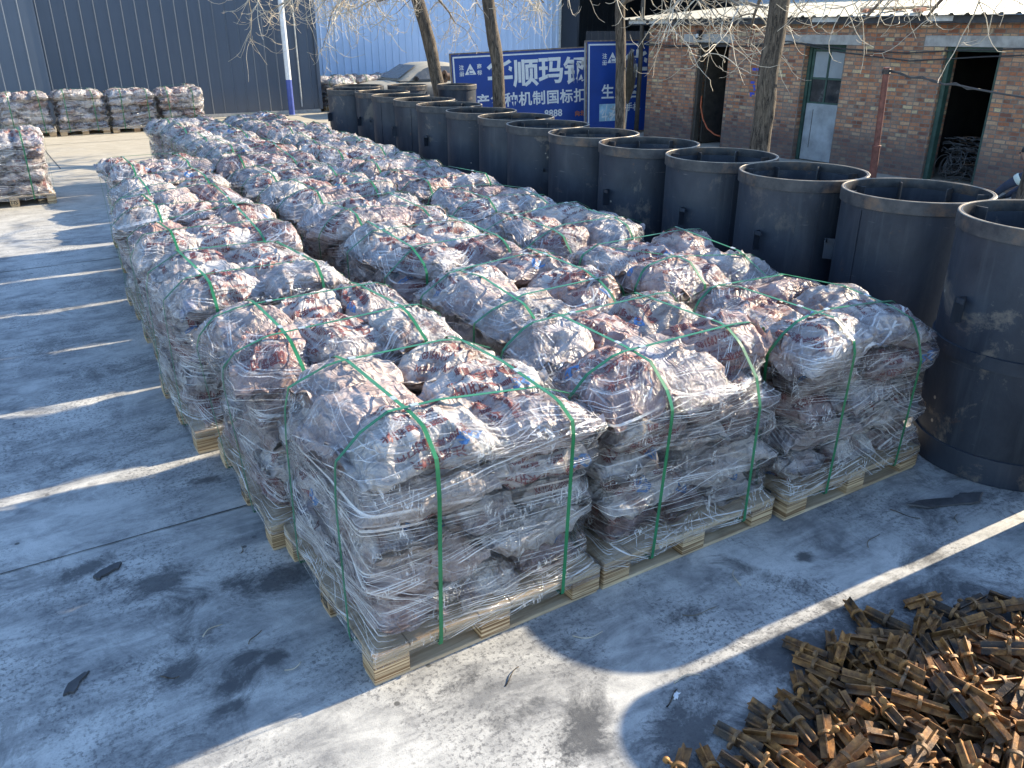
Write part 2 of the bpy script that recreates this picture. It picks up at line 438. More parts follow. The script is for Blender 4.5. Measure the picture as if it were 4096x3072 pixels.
MT = dict(
    ground=mat_concrete_ground(), sack=mat_sack(), film=mat_film(), wood=mat_wood(), lam=mat_wood("laminated_block", True),
    strap=mat_strap(), drum=mat_drum(), rim=mat_rim(), rim_edge=mat_plain('sunlit_worn_rim', (0.30, 0.24, 0.17), 0.5, 0.2, 0.7, 7), rust=mat_rust(), brick=mat_brick(),  # rim_edge: worn drum rim with the sun on it painted as pale colour
    dark_sheet=mat_sheet("slate_blue_sheet", (0.058, 0.078, 0.112)), door_sheet=mat_sheet("grey_blue_sheet", (0.085, 0.110, 0.150)),
    blue_sheet=mat_sheet("pale_blue_sheet", (0.50, 0.62, 0.80), 0.25), grey_sheet=mat_sheet("far_grey_sheet", (0.30, 0.36, 0.44)),
    shade_sheet=mat_sheet("shaded_shed_sheet", (0.022, 0.026, 0.034)),
    bark=mat_bark(), twig=mat_plain("pale_twig", (0.50, 0.43, 0.33), 0.7, 0, 0.3, 6), limb=mat_plain("grey_limb", (0.16, 0.135, 0.105), 0.8, 0, 0.35, 14),
    print_red=mat_ink("red_print", (0.165, 0.042, 0.040)), print_blue=mat_ink("blue_print", (0.07, 0.17, 0.36)), print_white=mat_ink("white_print", (0.62, 0.62, 0.62)),
    buckle=mat_plain("strap_clip_metal", (0.62, 0.66, 0.66), 0.35, 0.6, 0.1, 30), stencil=mat_ink("black_stencil", (0.03, 0.025, 0.02)),
    sign_blue=mat_plain("sign_blue", (0.002, 0.040, 0.235), 0.5, 0, 0.18, 1.6, 0.05), sign_white=mat_ink("sign_white", (0.62, 0.63, 0.62)),
    sign_orange=mat_ink("sign_orange", (0.55, 0.17, 0.02)), rust_frame=mat_plain("rusty_sign_frame", (0.20, 0.15, 0.12), 0.6, 0.3, 0.55, 9),
    galv=mat_plain("galvanised_side", (0.36, 0.37, 0.36), 0.5, 0.3, 0.3, 5), concrete=mat_plain("cast_concrete", (0.36, 0.345, 0.32), 0.85, 0, 0.3, 6, 0.3),
    fascia=mat_plain("black_fascia", (0.055, 0.055, 0.058), 0.8, 0, 0.5, 4, 0.3), white_wash=mat_plain("flaking_whitewash", (0.55, 0.55, 0.53), 0.8, 0, 0.25, 12, 0.4),
    roof=mat_plain("cream_roof_sheet", (0.43, 0.39, 0.30), 0.6, 0, 0.2, 3, 0.12), green=mat_plain("dark_green_paint", (0.030, 0.070, 0.055), 0.5, 0, 0.4, 8),
    brown_frame=mat_plain("dark_brown_timber", (0.055, 0.045, 0.035), 0.7, 0, 0.4, 9), door_metal=mat_plain("grey_door_metal", (0.33, 0.35, 0.36), 0.5, 0.2, 0.3, 3.5, 0.15),
    frosted=mat_plain("frosted_pane", (0.27, 0.30, 0.32), 0.35, 0, 0.15, 3, 0.02), glass=mat_glass("dark_glass"), car_glass=mat_glass("dusty_car_glass", (0.05, 0.055, 0.06), 0.12),
    car=mat_car(), tyre=mat_plain("tyre_rubber", (0.03, 0.03, 0.03), 0.8, 0, 0.3, 20), chrome=mat_plain("wheel_metal", (0.4, 0.4, 0.4), 0.3, 0.8, 0.15, 20), lamp=mat_plain("headlight_lens", (0.6, 0.6, 0.58), 0.15, 0.1, 0.1, 20),
    black=mat_plain("black_plastic", (0.018, 0.018, 0.02), 0.4, 0, 0.3, 20), pole_white=mat_plain("white_pole_paint", (0.62, 0.64, 0.66), 0.5, 0, 0.15, 6), pole_blue=mat_plain("blue_pole_paint", (0.05, 0.08, 0.30), 0.5, 0, 0.25, 6),
    post=mat_plain("red_rust_post", (0.16, 0.060, 0.045), 0.65, 0.2, 0.5, 12), cable=mat_plain("cable_sheath", (0.05, 0.05, 0.052), 0.5, 0, 0.3, 20), cable_pale=mat_plain("pale_wire", (0.09, 0.085, 0.08), 0.4, 0.3, 0.35, 20),
    hose=mat_plain("orange_hose", (0.45, 0.10, 0.03), 0.4, 0, 0.2, 20), drum_blue=mat_plain("blue_plastic_drum", (0.012, 0.055, 0.17), 0.4, 0, 0.25, 5),
    bristle=mat_plain("dry_bamboo", (0.11, 0.085, 0.055), 0.8, 0, 0.4, 12), pipe=mat_plain("rusty_pipe", (0.14, 0.09, 0.065), 0.6, 0.4, 0.45, 14),
    jacket=mat_plain("navy_work_jacket", (0.035, 0.045, 0.075), 0.8, 0, 0.3, 10, 0.4), trouser=mat_plain("dark_trousers", (0.03, 0.03, 0.035), 0.85, 0, 0.3, 10), skin=mat_plain("skin", (0.45, 0.26, 0.18), 0.55, 0, 0.1, 20),
    hair=mat_plain("black_hair", (0.012, 0.011, 0.01), 0.6, 0, 0.3, 40), reflective=mat_plain("pale_reflective_band", (0.62, 0.66, 0.58), 0.4, 0, 0.1, 20), glove=mat_plain("black_glove", (0.02, 0.02, 0.022), 0.8, 0, 0.3, 20), cloth=mat_plain("white_rag", (0.72, 0.72, 0.72), 0.8, 0, 0.1, 20),
    poster=mat_plain("pale_poster", (0.30, 0.48, 0.60), 0.6, 0, 0.3, 5), debris=mat_plain("dark_scrap", (0.065, 0.065, 0.07), 0.6, 0.2, 0.4, 12), joint=mat_plain("joint_dirt", (0.07, 0.068, 0.066), 0.9, 0, 0.3, 30),
    inner=mat_plain("shaded_inside_wall", (0.030, 0.028, 0.027), 0.95, 0, 0.3, 4), paint_mark=mat_ink("blue_wall_paint", (0.035, 0.07, 0.42)), brick_plain=mat_plain("loose_brick", (0.34, 0.155, 0.095), 0.85, 0, 0.3, 20, 0.4),  # inner: indoor shade put into the wall colour as near black
    tarp=mat_plain("dark_blue_sheet", (0.02, 0.06, 0.15), 0.5, 0, 0.3, 6),
)


# ------------------------------------------------------------------ mesh helpers
class MB:
    """collects faces with material slots and links them as one mesh object"""
    def __init__(self):
        self.v, self.f, self.k, self.mats = [], [], [], []

    def slot(self, mat):
        if mat not in self.mats:
            self.mats.append(mat)
        return self.mats.index(mat)

    def add(self, verts, faces, mat):
        b = len(self.v)
        s = self.slot(mat)
        self.v.extend(tuple(p) for p in verts)
        for f in faces:
            self.f.append(tuple(i + b for i in f))
            self.k.append(s)

    def box(self, c, s, mat, rot=None, bevel=0.0):
        hx, hy, hz = s[0] / 2, s[1] / 2, s[2] / 2
        if bevel <= 0:
            vs = [Vector((x * hx, y * hy, z * hz)) for x in (-1, 1) for y in (-1, 1) for z in (-1, 1)]
            fs = [(0, 1, 3, 2), (4, 6, 7, 5), (0, 4, 5, 1), (2, 3, 7, 6), (0, 2, 6, 4), (1, 5, 7, 3)]
        else:
            bm = bmesh.new()
            bmesh.ops.create_cube(bm, size=1)
            for v in bm.verts:
                v.co = Vector((v.co.x * s[0], v.co.y * s[1], v.co.z * s[2]))
            bmesh.ops.bevel(bm, geom=bm.edges[:], offset=bevel, segments=2, affect='EDGES')
            bm.verts.index_update()
            vs = [v.co.copy() for v in bm.verts]
            fs = [tuple(v.index for v in f.verts) for f in bm.faces]
            bm.free()
        if rot is not None:
            Rm = Euler(rot).to_matrix() if not isinstance(rot, Matrix) else rot
            vs = [Rm @ v for v in vs]
        c = Vector(c)
        self.add([v + c for v in vs], fs, mat)

    def tube(self, pts, rad, mat, n=8, cap=True, jit=0.0):
        pts = [Vector(p) for p in pts]
        m = len(pts)
        if not hasattr(rad, "__len__"):
            rad = [rad] * m
        vs, fs = [], []
        ref = None
        for i, p in enumerate(pts):
            d = (pts[min(i + 1, m - 1)] - pts[max(i - 1, 0)])
            d = d.normalized() if d.length > 1e-9 else Vector((0, 0, 1))
            if ref is None:
                ref = d.orthogonal().normalized()
            else:
                ref = (ref - d * ref.dot(d))
                ref = ref.normalized() if ref.length > 1e-6 else d.orthogonal().normalized()
            bi = d.cross(ref)
            for k in range(n):
                a = 2 * math.pi * k / n
                r = rad[i]
                if jit:
                    r *= 1 + jit * noise.noise(p * 3.1 + Vector((math.cos(a) * 2.5, math.sin(a) * 2.5, 0)))
                vs.append(p + (ref * math.cos(a) + bi * math.sin(a)) * r)
        for i in range(m - 1):
            for k in range(n):
                k2 = (k + 1) % n
                fs.append((i * n + k, i * n + k2, (i + 1) * n + k2, (i + 1) * n + k))
        if cap:
            fs.append(tuple(range(n))[::-1])
            fs.append(tuple((m - 1) * n + k for k in range(n)))
        self.add(vs, fs, mat)

    def lathe(self, prof, mat, n=48, c=(0, 0, 0), axis='Z'):
        vs, fs = [], []
        c = Vector(c)
        for r, z in prof:
            for k in range(n):
                a = 2 * math.pi * k / n
                p = Vector((r * math.cos(a), r * math.sin(a), z))
                if axis == 'Y':
                    p = Vector((p.x, p.z, p.y))
                elif axis == 'X':
                    p = Vector((p.z, p.x, p.y))
                vs.append(p + c)
        for i in range(len(prof) - 1):
            for k in range(n):
                k2 = (k + 1) % n
                fs.append((i * n + k, i * n + k2, (i + 1) * n + k2, (i + 1) * n + k))
        self.add(vs, fs, mat)

    def quad(self, a, b, c, d, mat):
        self.add([a, b, c, d], [(0, 1, 2, 3)], mat)

    def build(self, name, parent=None, smooth=None, loc=None):
        me = bpy.data.meshes.new(name)
        me.from_pydata(self.v, [], self.f)
        for mt in self.mats:
            me.materials.append(MT[mt])
        me.polygons.foreach_set("material_index", self.k)
        if smooth is not None:
            me.polygons.foreach_set("use_smooth", [True] * len(me.polygons))
            if smooth < 180:
                me.set_sharp_from_angle(angle=R_(smooth))
        me.update()
        o = bpy.data.objects.new(name, me)
        COL.objects.link(o)
        if parent is not None:
            o.parent = parent
        if loc is not None:
            o.location = loc
        return o


def tag(o, label=None, cat=None, group=None, kind=None):
    for k, v in (("label", label), ("category", cat), ("group", group), ("kind", kind)):
        if v:
            o[k] = v
    return o


def empty(name, loc=(0, 0, 0), rz=0.0, label=None, cat=None, group=None):
    o = bpy.data.objects.new(name, None)
    COL.objects.link(o)
    o.empty_display_size = 0.2
    o.location = loc
    o.rotation_euler = (0, 0, rz)
    return tag(o, label, cat, group)


def child_copy(src, parent):
    c = src.copy()
    COL.objects.link(c)
    c.parent = parent
    return c


TEXT_CACHE = {}


def text2d(body, size, bold=0.0, maxlen=None):
    """outline of some writing as flat triangles; origin at the left end of the base line"""
    key = (body, size, bold, maxlen)
    if key in TEXT_CACHE:
        return TEXT_CACHE[key]
    cu = bpy.data.curves.new("writing", 'FONT')
    cu.body = body
    cu.size = size
    cu.offset = bold * size
    cu.resolution_u = 2 if maxlen is None else 1
    ob = bpy.data.objects.new("writing", cu)
    COL.objects.link(ob)
    dg = bpy.context.evaluated_depsgraph_get()
    me = bpy.data.meshes.new_from_object(ob.evaluated_get(dg))
    bm = bmesh.new()
    bm.from_mesh(me)
    bmesh.ops.remove_doubles(bm, verts=bm.verts, dist=size * 0.002)
    bmesh.ops.triangulate(bm, faces=bm.faces[:])
    if maxlen:
        for _ in range(3):
            es = [e for e in bm.edges if e.calc_length() > maxlen]
            if not es:
                break
            bmesh.ops.subdivide_edges(bm, edges=es, cuts=1)
            bmesh.ops.triangulate(bm, faces=[f for f in bm.faces if len(f.verts) > 3])
    bm.verts.index_update()
    res = ([(v.co.x, v.co.y) for v in bm.verts], [tuple(v.index for v in f.verts) for f in bm.faces])
    bm.free()
    bpy.data.objects.remove(ob)
    bpy.data.curves.remove(cu)
    bpy.data.meshes.remove(me)
    TEXT_CACHE[key] = res
    return res


# ------------------------------------------------------------------ ground
def build_ground():
    def axis(dense, lo, hi):
        a = [-160, -90, -50, -28, -16, -9, -5]
        a = [v for v in a if v < lo - 1.5]
        x = lo - 1.0
        out = a + [lo - 1.0, lo - 0.5]
        x = lo
        while x < hi:
            out.append(x)
            x += dense
        for v in (hi, hi + 0.3, hi + 0.8, hi + 1.6, hi + 3, hi + 6, hi + 12, hi + 25, hi + 50, hi + 100, hi + 170):
            out.append(v)
        return np.array(out)
    xs = axis(0.026, -1.4, 5.4)
    ys = axis(0.026, 0.3, 7.6)
    X, Y = np.meshgrid(xs, ys)
    nx, ny = len(xs), len(ys)
    st = np.zeros_like(X)
    # (x, y, rx, ry, angle, strength)
    marks = [(-0.05, 3.78, 0.16, 0.06, 20, 1.0), (0.28, 3.52, 0.16, 0.10, 10, 0.95), (0.10, 3.58, 0.07, 0.05, 0, 0.8), (0.62, 4.36, 0.13, 0.05, -20, 0.85),
             (0.72, 3.22, 0.20, 0.13, 10, 0.9), (0.55, 3.32, 0.10, 0.07, 0, 0.75), (0.36, 3.28, 0.16, 0.12, 15, 0.55), (0.33, 3.05, 0.18, 0.10, 30, 0.5), (0.22, 2.86, 0.10, 0.08, 0, 0.85),
             (0.45, 2.78, 0.07, 0.05, 10, 1.0), (0.55, 2.72, 0.06, 0.045, 0, 0.95), (0.20, 2.80, 0.07, 0.05, 0, 0.9), (0.37, 2.66, 0.15, 0.06, 25, 0.8), (0.33, 2.55, 0.09, 0.05, -10, 0.85), (0.30, 2.72, 0.30, 0.20, 20, 0.38),
             (-0.1, 2.95, 0.2, 0.1, 10, 0.28), (0.05, 4.9, 0.5, 0.2, 5, 0.30), (0.45, 5.2, 0.25, 0.09, -8, 0.5), (0.5, 6.4, 0.3, 0.15, 5, 0.45), (0.1, 7.2, 0.5, 0.2, 0, 0.35),
             (2.95, 2.05, 0.05, 0.04, 0, 0.95), (2.70, 1.98, 0.35, 0.07, -62, 0.62), (3.25, 1.95, 0.5, 0.12, -50, 0.34), (3.45, 1.70, 0.25, 0.10, -25, 0.55), (3.8, 1.9, 0.25, 0.2, 0, 0.25), (2.15, 2.05, 0.12, 0.07, 0, 0.5),
             (2.0, 1.66, 0.24, 0.10, 5, 0.75), (2.5, 1.62, 0.5, 0.16, 0, 0.72), (3.1, 1.5, 0.45, 0.22, 0, 0.72), (1.72, 1.55, 0.30, 0.12, 25, 0.85), (2.6, 1.2, 1.1, 0.42, 0, 1.0), (2.75, 1.75, 0.18, 0.05, 10, 0.65), (3.05, 1.72, 0.12, 0.04, -30, 0.6),
             (1.42, 1.78, 0.20, 0.11, 35, 0.85), (1.30, 1.95, 0.10, 0.05, 20, 0.6), (1.15, 1.95, 0.07, 0.05, 0, 0.5), (1.13, 2.2, 0.12, 0.03, 10, 0.45), (1.22, 2.12, 0.05, 0.03, 0, 0.6), (1.6, 2.15, 0.07, 0.03, 20, 0.45),
             (4.3, 1.9, 0.5, 0.3, 20, 0.25), (4.9, 2.1, 0.7, 0.6, 0, 0.5), (2.6, 1.9, 1.3, 0.35, -10, 0.10)]
    for (x, y, rx, ry, a, s) in marks:
        ca, sa = math.cos(R_(a)), math.sin(R_(a))
        dx, dy = X - x, Y - y
        u, v = (dx * ca + dy * sa) / rx, (-dx * sa + dy * ca) / ry
        st = np.maximum(st, s * np.exp(-(u * u + v * v) ** 1.3 * 0.9))
    tan = np.clip((Y + 0.12 * X - 11.5) / 4.0, 0, 1)
    tan = np.maximum(tan, np.clip((X - 5.2) / 1.5, 0, 1) * 0.6)
    verts = np.stack([X.ravel(), Y.ravel(), np.zeros(nx * ny)], 1)
    idx = np.arange(nx * ny).reshape(ny, nx)
    q = np.stack([idx[:-1, :-1], idx[:-1, 1:], idx[1:, 1:], idx[1:, :-1]], -1).reshape(-1, 4)
    me = bpy.data.meshes.new("yard_ground")
    me.vertices.add(len(verts))
    me.vertices.foreach_set("co", verts.ravel())
    me.loops.add(q.size)
    me.loops.foreach_set("vertex_index", q.ravel())
    me.polygons.add(len(q))
    me.polygons.foreach_set("loop_start", np.arange(0, q.size, 4))
    me.update(calc_edges=True)
    for nm, arr in (("stain", st), ("tan", tan)):
        at = me.attributes.new(nm, 'FLOAT', 'POINT')
        at.data.foreach_set("value", arr.ravel().astype(np.float32))
    me.materials.append(MT["ground"])
    o = bpy.data.objects.new("yard_ground", me)
    COL.objects.link(o)
    tag(o, kind="structure")


build_ground()


def joint_line(pts, w, name="ground_joint"):
    mb = MB()
    rr = random.Random(len(pts) * 13 + int(abs(pts[0][0]) * 100))
    full = []
    for a, b in zip(pts[:-1], pts[1:]):
        n = max(2, int(math.dist(a, b) / 0.12))
        for i in range(n):
            t = i / n
            full.append((a[0] + (b[0] - a[0]) * t + rr.uniform(-1, 1) * w * 0.45, a[1] + (b[1] - a[1]) * t + rr.uniform(-1, 1) * w * 0.45))
    full.append(pts[-1])
    V, F = [], []
    for i, p in enumerate(full):
        q = full[min(i + 1, len(full) - 1)]
        o = full[max(i - 1, 0)]
        d = Vector((q[0] - o[0], q[1] - o[1])).normalized()
        ww = w * rr.uniform(0.5, 1.2)
        V += [(p[0] - d.y * ww, p[1] + d.x * ww, 0.004), (p[0] + d.y * ww, p[1] - d.x * ww, 0.004)]
    for i in range(len(full) - 1):
        F.append((2 * i, 2 * i + 1, 2 * i + 3, 2 * i + 2))
    mb.add(V, F, "joint")
    tag(mb.build(name), kind="structure")


joint_line([(-6, 3.96), (0.7, 3.95), (8, 3.95)], 0.0045)
joint_line([(1.0, 21.2), (1.05, 17.4)], 0.008)
joint_line([(-8, 21.4), (1.0, 21.3), (9, 21.5)], 0.014)
joint_line([(-8, 9.9), (0.5, 9.95), (9, 9.9)], 0.006)
joint_line([(-8, 15.9), (0.5, 15.95), (9, 15.9)], 0.008)


# ------------------------------------------------------------------ sheet-clad sheds
def ribbed_wall(mb, a, b, z0, z1, pitch, mat, rib=0.024, depth=0.016):
    """vertical trapezoid ribs along a->b (seen from the side that a->b has on its right)"""
    a, b = Vector((a[0], a[1], 0)), Vector((b[0], b[1], 0))
    d = (b - a)
    L = d.length
    d.normalize()
    n = Vector((d.y, -d.x, 0))
    prof = []
    x = 0.0
    while x < L - pitch:
        prof += [(x, 0), (x + pitch - rib * 2.2, 0), (x + pitch - rib * 1.6, depth), (x + pitch - rib * 0.6, depth)]
        x += pitch
    prof += [(x, 0), (L, 0)]
    V, F = [], []
    for u, w in prof:
        p = a + d * u + n * w
        V += [(p.x, p.y, z0), (p.x, p.y, z1)]
    for i in range(len(prof) - 1):
        F.append((2 * i, 2 * i + 2, 2 * i + 3, 2 * i + 1))
    mb.add(V, F, mat)


# slate blue shed on the left
shed = empty("steel_shed", (0, 25.7, 0), 0, "long slate blue corrugated steel shed standing behind the four pallets", "shed")
w = MB()
ribbed_wall(w, (-22, 0.0), (9.02, 0.0), 0.10, 7.0, 0.335, "dark_sheet")
ribbed_wall(w, (9.02, 0.0), (9.02, 14), 0.10, 7.0, 0.335, "dark_sheet")
w.box((-6.49, 7, 7.05), (31.2, 14.2, 0.1), "dark_sheet")
w.box((-22.05, 7, 3.5), (0.1, 14, 7), "dark_sheet")
w.box((-6.5, 14.05, 3.5), (31, 0.1, 7), "dark_sheet")
w.build("wall", shed)
w = MB()
ribbed_wall(w, (-7.0, -0.10), (1.68, -0.10), 0.05, 6.2, 0.335, "door_sheet")
w.box((1.70, -0.06, 3.1), (0.05, 0.09, 6.2), "door_sheet")
w.build("sliding_door", shed)
w = MB()
w.box((-6.49, 0.03, 0.05), (31.0, 0.10, 0.10), "concrete")
w.build("plinth", shed)
w = MB()
w.box((9.02, -0.03, 3.6), (0.10, 0.055, 7.0), "dark_sheet")
w.build("corner_trim", shed)
w = MB()
w.tube([(8.40, -0.09, 0.2), (8.40, -0.09, 6.8)], 0.022, "galv", 8)
w.build("downpipe", shed)

# pale blue building
bb = empty("pale_blue_building", (14.4, 28, 0), 0, "pale blue corrugated building behind the parked car and the signs", "building")
w = MB()
ribbed_wall(w, (-5.36, 0), (5.14, 0), 0.0, 8.0, 0.255, "blue_sheet", 0.03, 0.03)
ribbed_wall(w, (5.14, 0.0), (5.14, 12), 0.0, 8.0, 0.255, "blue_sheet", 0.03, 0.03)
w.box((-0.1, 6, 8.05), (10.6, 12.2, 0.1), "blue_sheet")
w.box((-5.4, 6, 4), (0.08, 12, 8), "blue_sheet")
w.box((-0.1, 12.05, 4), (10.6, 0.1, 8), "blue_sheet")
w.build("wall", bb)
w = MB()
w.box((5.24, -0.03, 4.0), (0.20, 0.08, 8.0), "white_wash")
w.build("corner_trim", bb)

# shed open towards the yard, its inner shade painted as near-black sheet
ds = empty("dark_shed", (23.5, 30, 0), 0, "open-fronted shed with painted-in shade behind the second sign, beside the pale blue building", "shed")
w = MB()
ribbed_wall(w, (-3.8, 4), (4.5, 4), 0.0, 7.0, 0.3, "shade_sheet")
w.box((0.3, 0.0, 6.6), (8.2, 8.0, 0.1), "shade_sheet")
w.box((-3.85, 0.4, 3.3), (0.1, 7.0, 6.6), "shade_sheet")
w.box((4.45, 0.0, 3.3), (0.1, 8.0, 6.6), "shade_sheet")
w.build("wall", ds)
w = MB()
ribbed_wall(w, (-3.7, -3.4), (4.4, -3.4), 0.0, 2.3, 0.3, "shade_sheet")
w.build("front_screen", ds)

# big grey-blue shed beyond the brick house
gs = empty("grey_steel_building", (24.5, 14, 0), 0, "tall grey-blue corrugated building rising behind the brick house roof", "building")
w = MB()
ribbed_wall(w, (0, 9.5), (0, -22), 0.0, 6.4, 0.3, "grey_sheet", 0.03, 0.03)
w.box((4, -6.2, 6.45), (8.1, 31.6, 0.1), "grey_sheet")
w.box((4, 9.45, 3.2), (8, 0.08, 6.4), "grey_sheet")
w.build("wall", gs)
w = MB()
w.box((-0.04, 9.45, 3.2), (0.12, 0.14, 6.4), "white_wash")
w.build("corner_trim", gs)

# ------------------------------------------------------------------ brick house (front on x = 13.4)
house = empty("brick_house", (13.4, 8, 0), 0, "low old brick workshop with three doorways and a cream sheet roof", "workshop")
HX, HY = 13.4, 8.0


def hb(mb, x0, x1, y0, y1, z0, z1, mat, bevel=0):
    mb.box(((x0 + x1) / 2 - HX, (y0 + y1) / 2 - HY, (z0 + z1) / 2), (x1 - x0, y1 - y0, z1 - z0), mat, None, bevel)


WT = 0.37
ytop = 15.56
openings = [(13.05, 13.98), (10.22, 11.12), (7.42, 8.34)]
lint = [(12.94, 14.42), (9.91, 11.62), (6.2, 8.72)]
w = MB()
edges = [ytop] + [v for o in openings for v in (o[1], o[0])] + [-3.0]
for i in range(0, len(edges), 2):
    hb(w, 13.4, 13.4 + WT, edges[i + 1], edges[i], 0, 2.10, "brick")
le = [ytop] + [v for l in lint for v in (l[1], l[0])] + [-3.0]
for i in range(0, len(le), 2):
    hb(w, 13.4, 13.4 + WT, le[i + 1], le[i], 2.10, 2.265, "brick")
hb(w, 13.4, 13.4 + WT, -3.0, ytop, 2.265, 2.46, "brick")
hb(w, 13.4 + WT, 18.0, ytop - WT, ytop, 0, 2.56, "brick")
w.build("wall", house)
w = MB()
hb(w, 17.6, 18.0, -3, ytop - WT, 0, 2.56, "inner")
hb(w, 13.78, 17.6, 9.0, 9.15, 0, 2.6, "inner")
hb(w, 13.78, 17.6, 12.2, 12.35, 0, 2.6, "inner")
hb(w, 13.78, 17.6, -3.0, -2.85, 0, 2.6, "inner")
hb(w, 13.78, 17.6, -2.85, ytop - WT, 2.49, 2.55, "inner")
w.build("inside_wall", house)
for l in lint:
    w = MB()
    hb(w, 13.394, 13.4 + WT - 0.01, l[0] + 0.002, l[1] - 0.002, 2.102, 2.263, "concrete")
    w.build("lintel", house)
w = MB()
rr = random.Random(3)
hb(w, 13.22, 13.42, -3.1, 16.15, 2.445, 2.555, "fascia")
for (ya, yb) in ((15.5, 16.1), (14.75, 15.4), (10.9, 10.35), (8.2, 8.65), (5.6, 6.5), (6.75, 7.05)):
    hb(w, 13.214, 13.23, min(ya, yb), max(ya, yb), 2.475, 2.552, "white_wash")
w.build("fascia", house)
# corrugated roof
V, F = [], []
prof = []
y = -3.2
while y < 16.25:
    prof += [(y, 0.0), (y + 0.155, 0.0), (y + 0.185, 0.030), (y + 0.225, 0.030), (y + 0.255, 0.0)]
    y += 0.26
x0, x1, zr0, zr1 = 13.12, 18.3, 2.562, 2.98
for th in (0.0, -0.006):
    for u, h in prof:
        V += [(x0 - HX, u - HY, zr0 + h + th), (x1 - HX, u - HY, zr1 + h + th)]
np_ = len(prof)
for i in range(np_ - 1):
    F.append((2 * i, 2 * i + 1, 2 * i + 3, 2 * i + 2))
    j = 2 * np_ + 2 * i
    F.append((j, j + 2, j + 3, j + 1))
    F.append((2 * i, 2 * i + 2, j + 2, j))
w = MB()
w.add(V, F, "roof")
w.build("roof", house)
# door 1: open, brown timber frame
w = MB()
hb(w, 13.44, 13.56, 13.90, 13.978, 0, 2.098, "brown_frame", 0.004)
hb(w, 13.44, 13.56, 13.052, 13.10, 0, 2.098, "brown_frame", 0.004)
hb(w, 13.44, 13.56, 13.10, 13.90, 2.04, 2.098, "brown_frame", 0.004)
hb(w, 13.60, 14.35, 13.84, 13.885, 0.03, 2.03, "brown_frame", 0.004)
w.build("door_frame", house)
# door 2: closed leaf, panes above a metal sheet
w = MB()
hb(w, 13.52, 13.62, 11.05, 11.118, 0, 2.098, "green", 0.004)
hb(w, 13.52, 13.62, 10.222, 10.28, 0, 2.098, "green", 0.004)
hb(w, 13.52, 13.62, 10.28, 11.05, 2.03, 2.098, "green", 0.004)
w.build("door_frame", house)
w = MB()
hb(w, 13.545, 13.59, 10.29, 11.04, 0.02, 1.06, "door_metal", 0.004)
hb(w, 13.540, 13.546, 10.86, 10.868, 0.25, 0.95, "stencil")
door = w.build("door", house)
w = MB()
for (ya, yb, za, zb) in ((10.99, 11.04, 1.06, 2.02), (10.29, 10.335, 1.06, 2.02), (10.335, 10.99, 1.975, 2.02), (10.335, 10.99, 1.06, 1.09), (10.645, 10.68, 1.09, 1.975), (10.335, 10.99, 1.49, 1.525)):
    hb(w, 13.545 + (0.003 if zb - za < 0.1 else 0), 13.59, ya, yb, za, zb, "green")
w.build("sash", door)
for (ya, yb, za, zb, mt) in ((10.335, 10.645, 1.525, 1.975, "frosted"), (10.68, 10.99, 1.525, 1.975, "frosted"), (10.335, 10.645, 1.09, 1.49, "glass"), (10.68, 10.99, 1.09, 1.49, "glass")):
    w = MB()
    hb(w, 13.562, 13.570, ya + 0.001, yb - 0.001, za + 0.001, zb - 0.001, mt)
    w.build("pane", door)
# door 3: open leaf, green frame
w = MB()
hb(w, 13.46, 13.58, 8.26, 8.338, 0, 2.098, "green", 0.004)
hb(w, 13.46, 13.58, 7.422, 7.49, 0, 2.098, "green", 0.004)
hb(w, 13.46, 13.58, 7.49, 8.26, 2.03, 2.098, "green", 0.004)
w.build("door_frame", house)
w = MB()
hb(w, 13.60, 14.32, 7.50, 7.54, 0.03, 0.98, "tarp", 0.004)
for (xa, xb, za, zb) in ((13.60, 13.66, 0.98, 2.0), (14.26, 14.32, 0.98, 2.0), (13.66, 14.26, 1.95, 2.0), (13.66, 14.26, 1.42, 1.46)):
    hb(w, xa, xb, 7.50, 7.54, za, zb, "green")
w.build("open_door", house)
# blue paint marks left on the brickwork
w = MB()
for (y, z, sy, sz) in ((12.31, 1.62, 0.10, 0.05), (12.20, 1.62, 0.06, 0.05), (12.32, 1.37, 0.10, 0.045), (12.27, 1.30, 0.05, 0.05), (12.25, 1.24, 0.04, 0.05), (12.30, 1.16, 0.12, 0.04), (12.33, 1.12, 0.04, 0.04), (12.10, 1.33, 0.07, 0.06)):
    hb(w, 13.3945, 13.4005, y - sy / 2, y + sy / 2, z - sz / 2, z + sz / 2, "paint_mark")
w.build("paint_mark", house)
# lamp over the first door
w = MB()
hb(w, 13.30, 13.398, 13.86, 13.95, 2.16, 2.34, "black", 0.01)
w.lathe([(0.0, 2.17), (0.03, 2.18), (0.035, 2.22), (0.02, 2.25)], "white_wash", 12, (13.29 - HX, 13.905 - HY, 0.02))
w.build("wall_lamp", house)
# cables strung along the wall
for (pts) in ([(13.36, 15.6, 2.02), (13.37, 14.9, 1.99), (13.37, 14.2, 2.04), (13.36, 13.2, 2.03), (13.37, 12.0, 2.06), (13.37, 11.2, 2.12), (13.36, 10.2, 2.03), (13.37, 9.0, 1.99), (13.36, 8.1, 2.05), (13.36, 6.0, 2.13), (13.36, 2.0, 2.2)],
              [(13.34, 15.6, 2.06), (13.35, 14.5, 2.01), (13.36, 12.5, 2.05), (13.34, 11.5, 2.15), (13.34, 10.3, 1.98), (13.35, 8.9, 1.87), (13.34, 7.6, 1.97), (13.34, 5.0, 2.12), (13.34, 2.0, 2.25)]):
    w = MB()
    w.tube([(p[0] - HX, p[1] - HY, p[2]) for p in pts], 0.011, "cable", 6)
    w.build("cable", house)

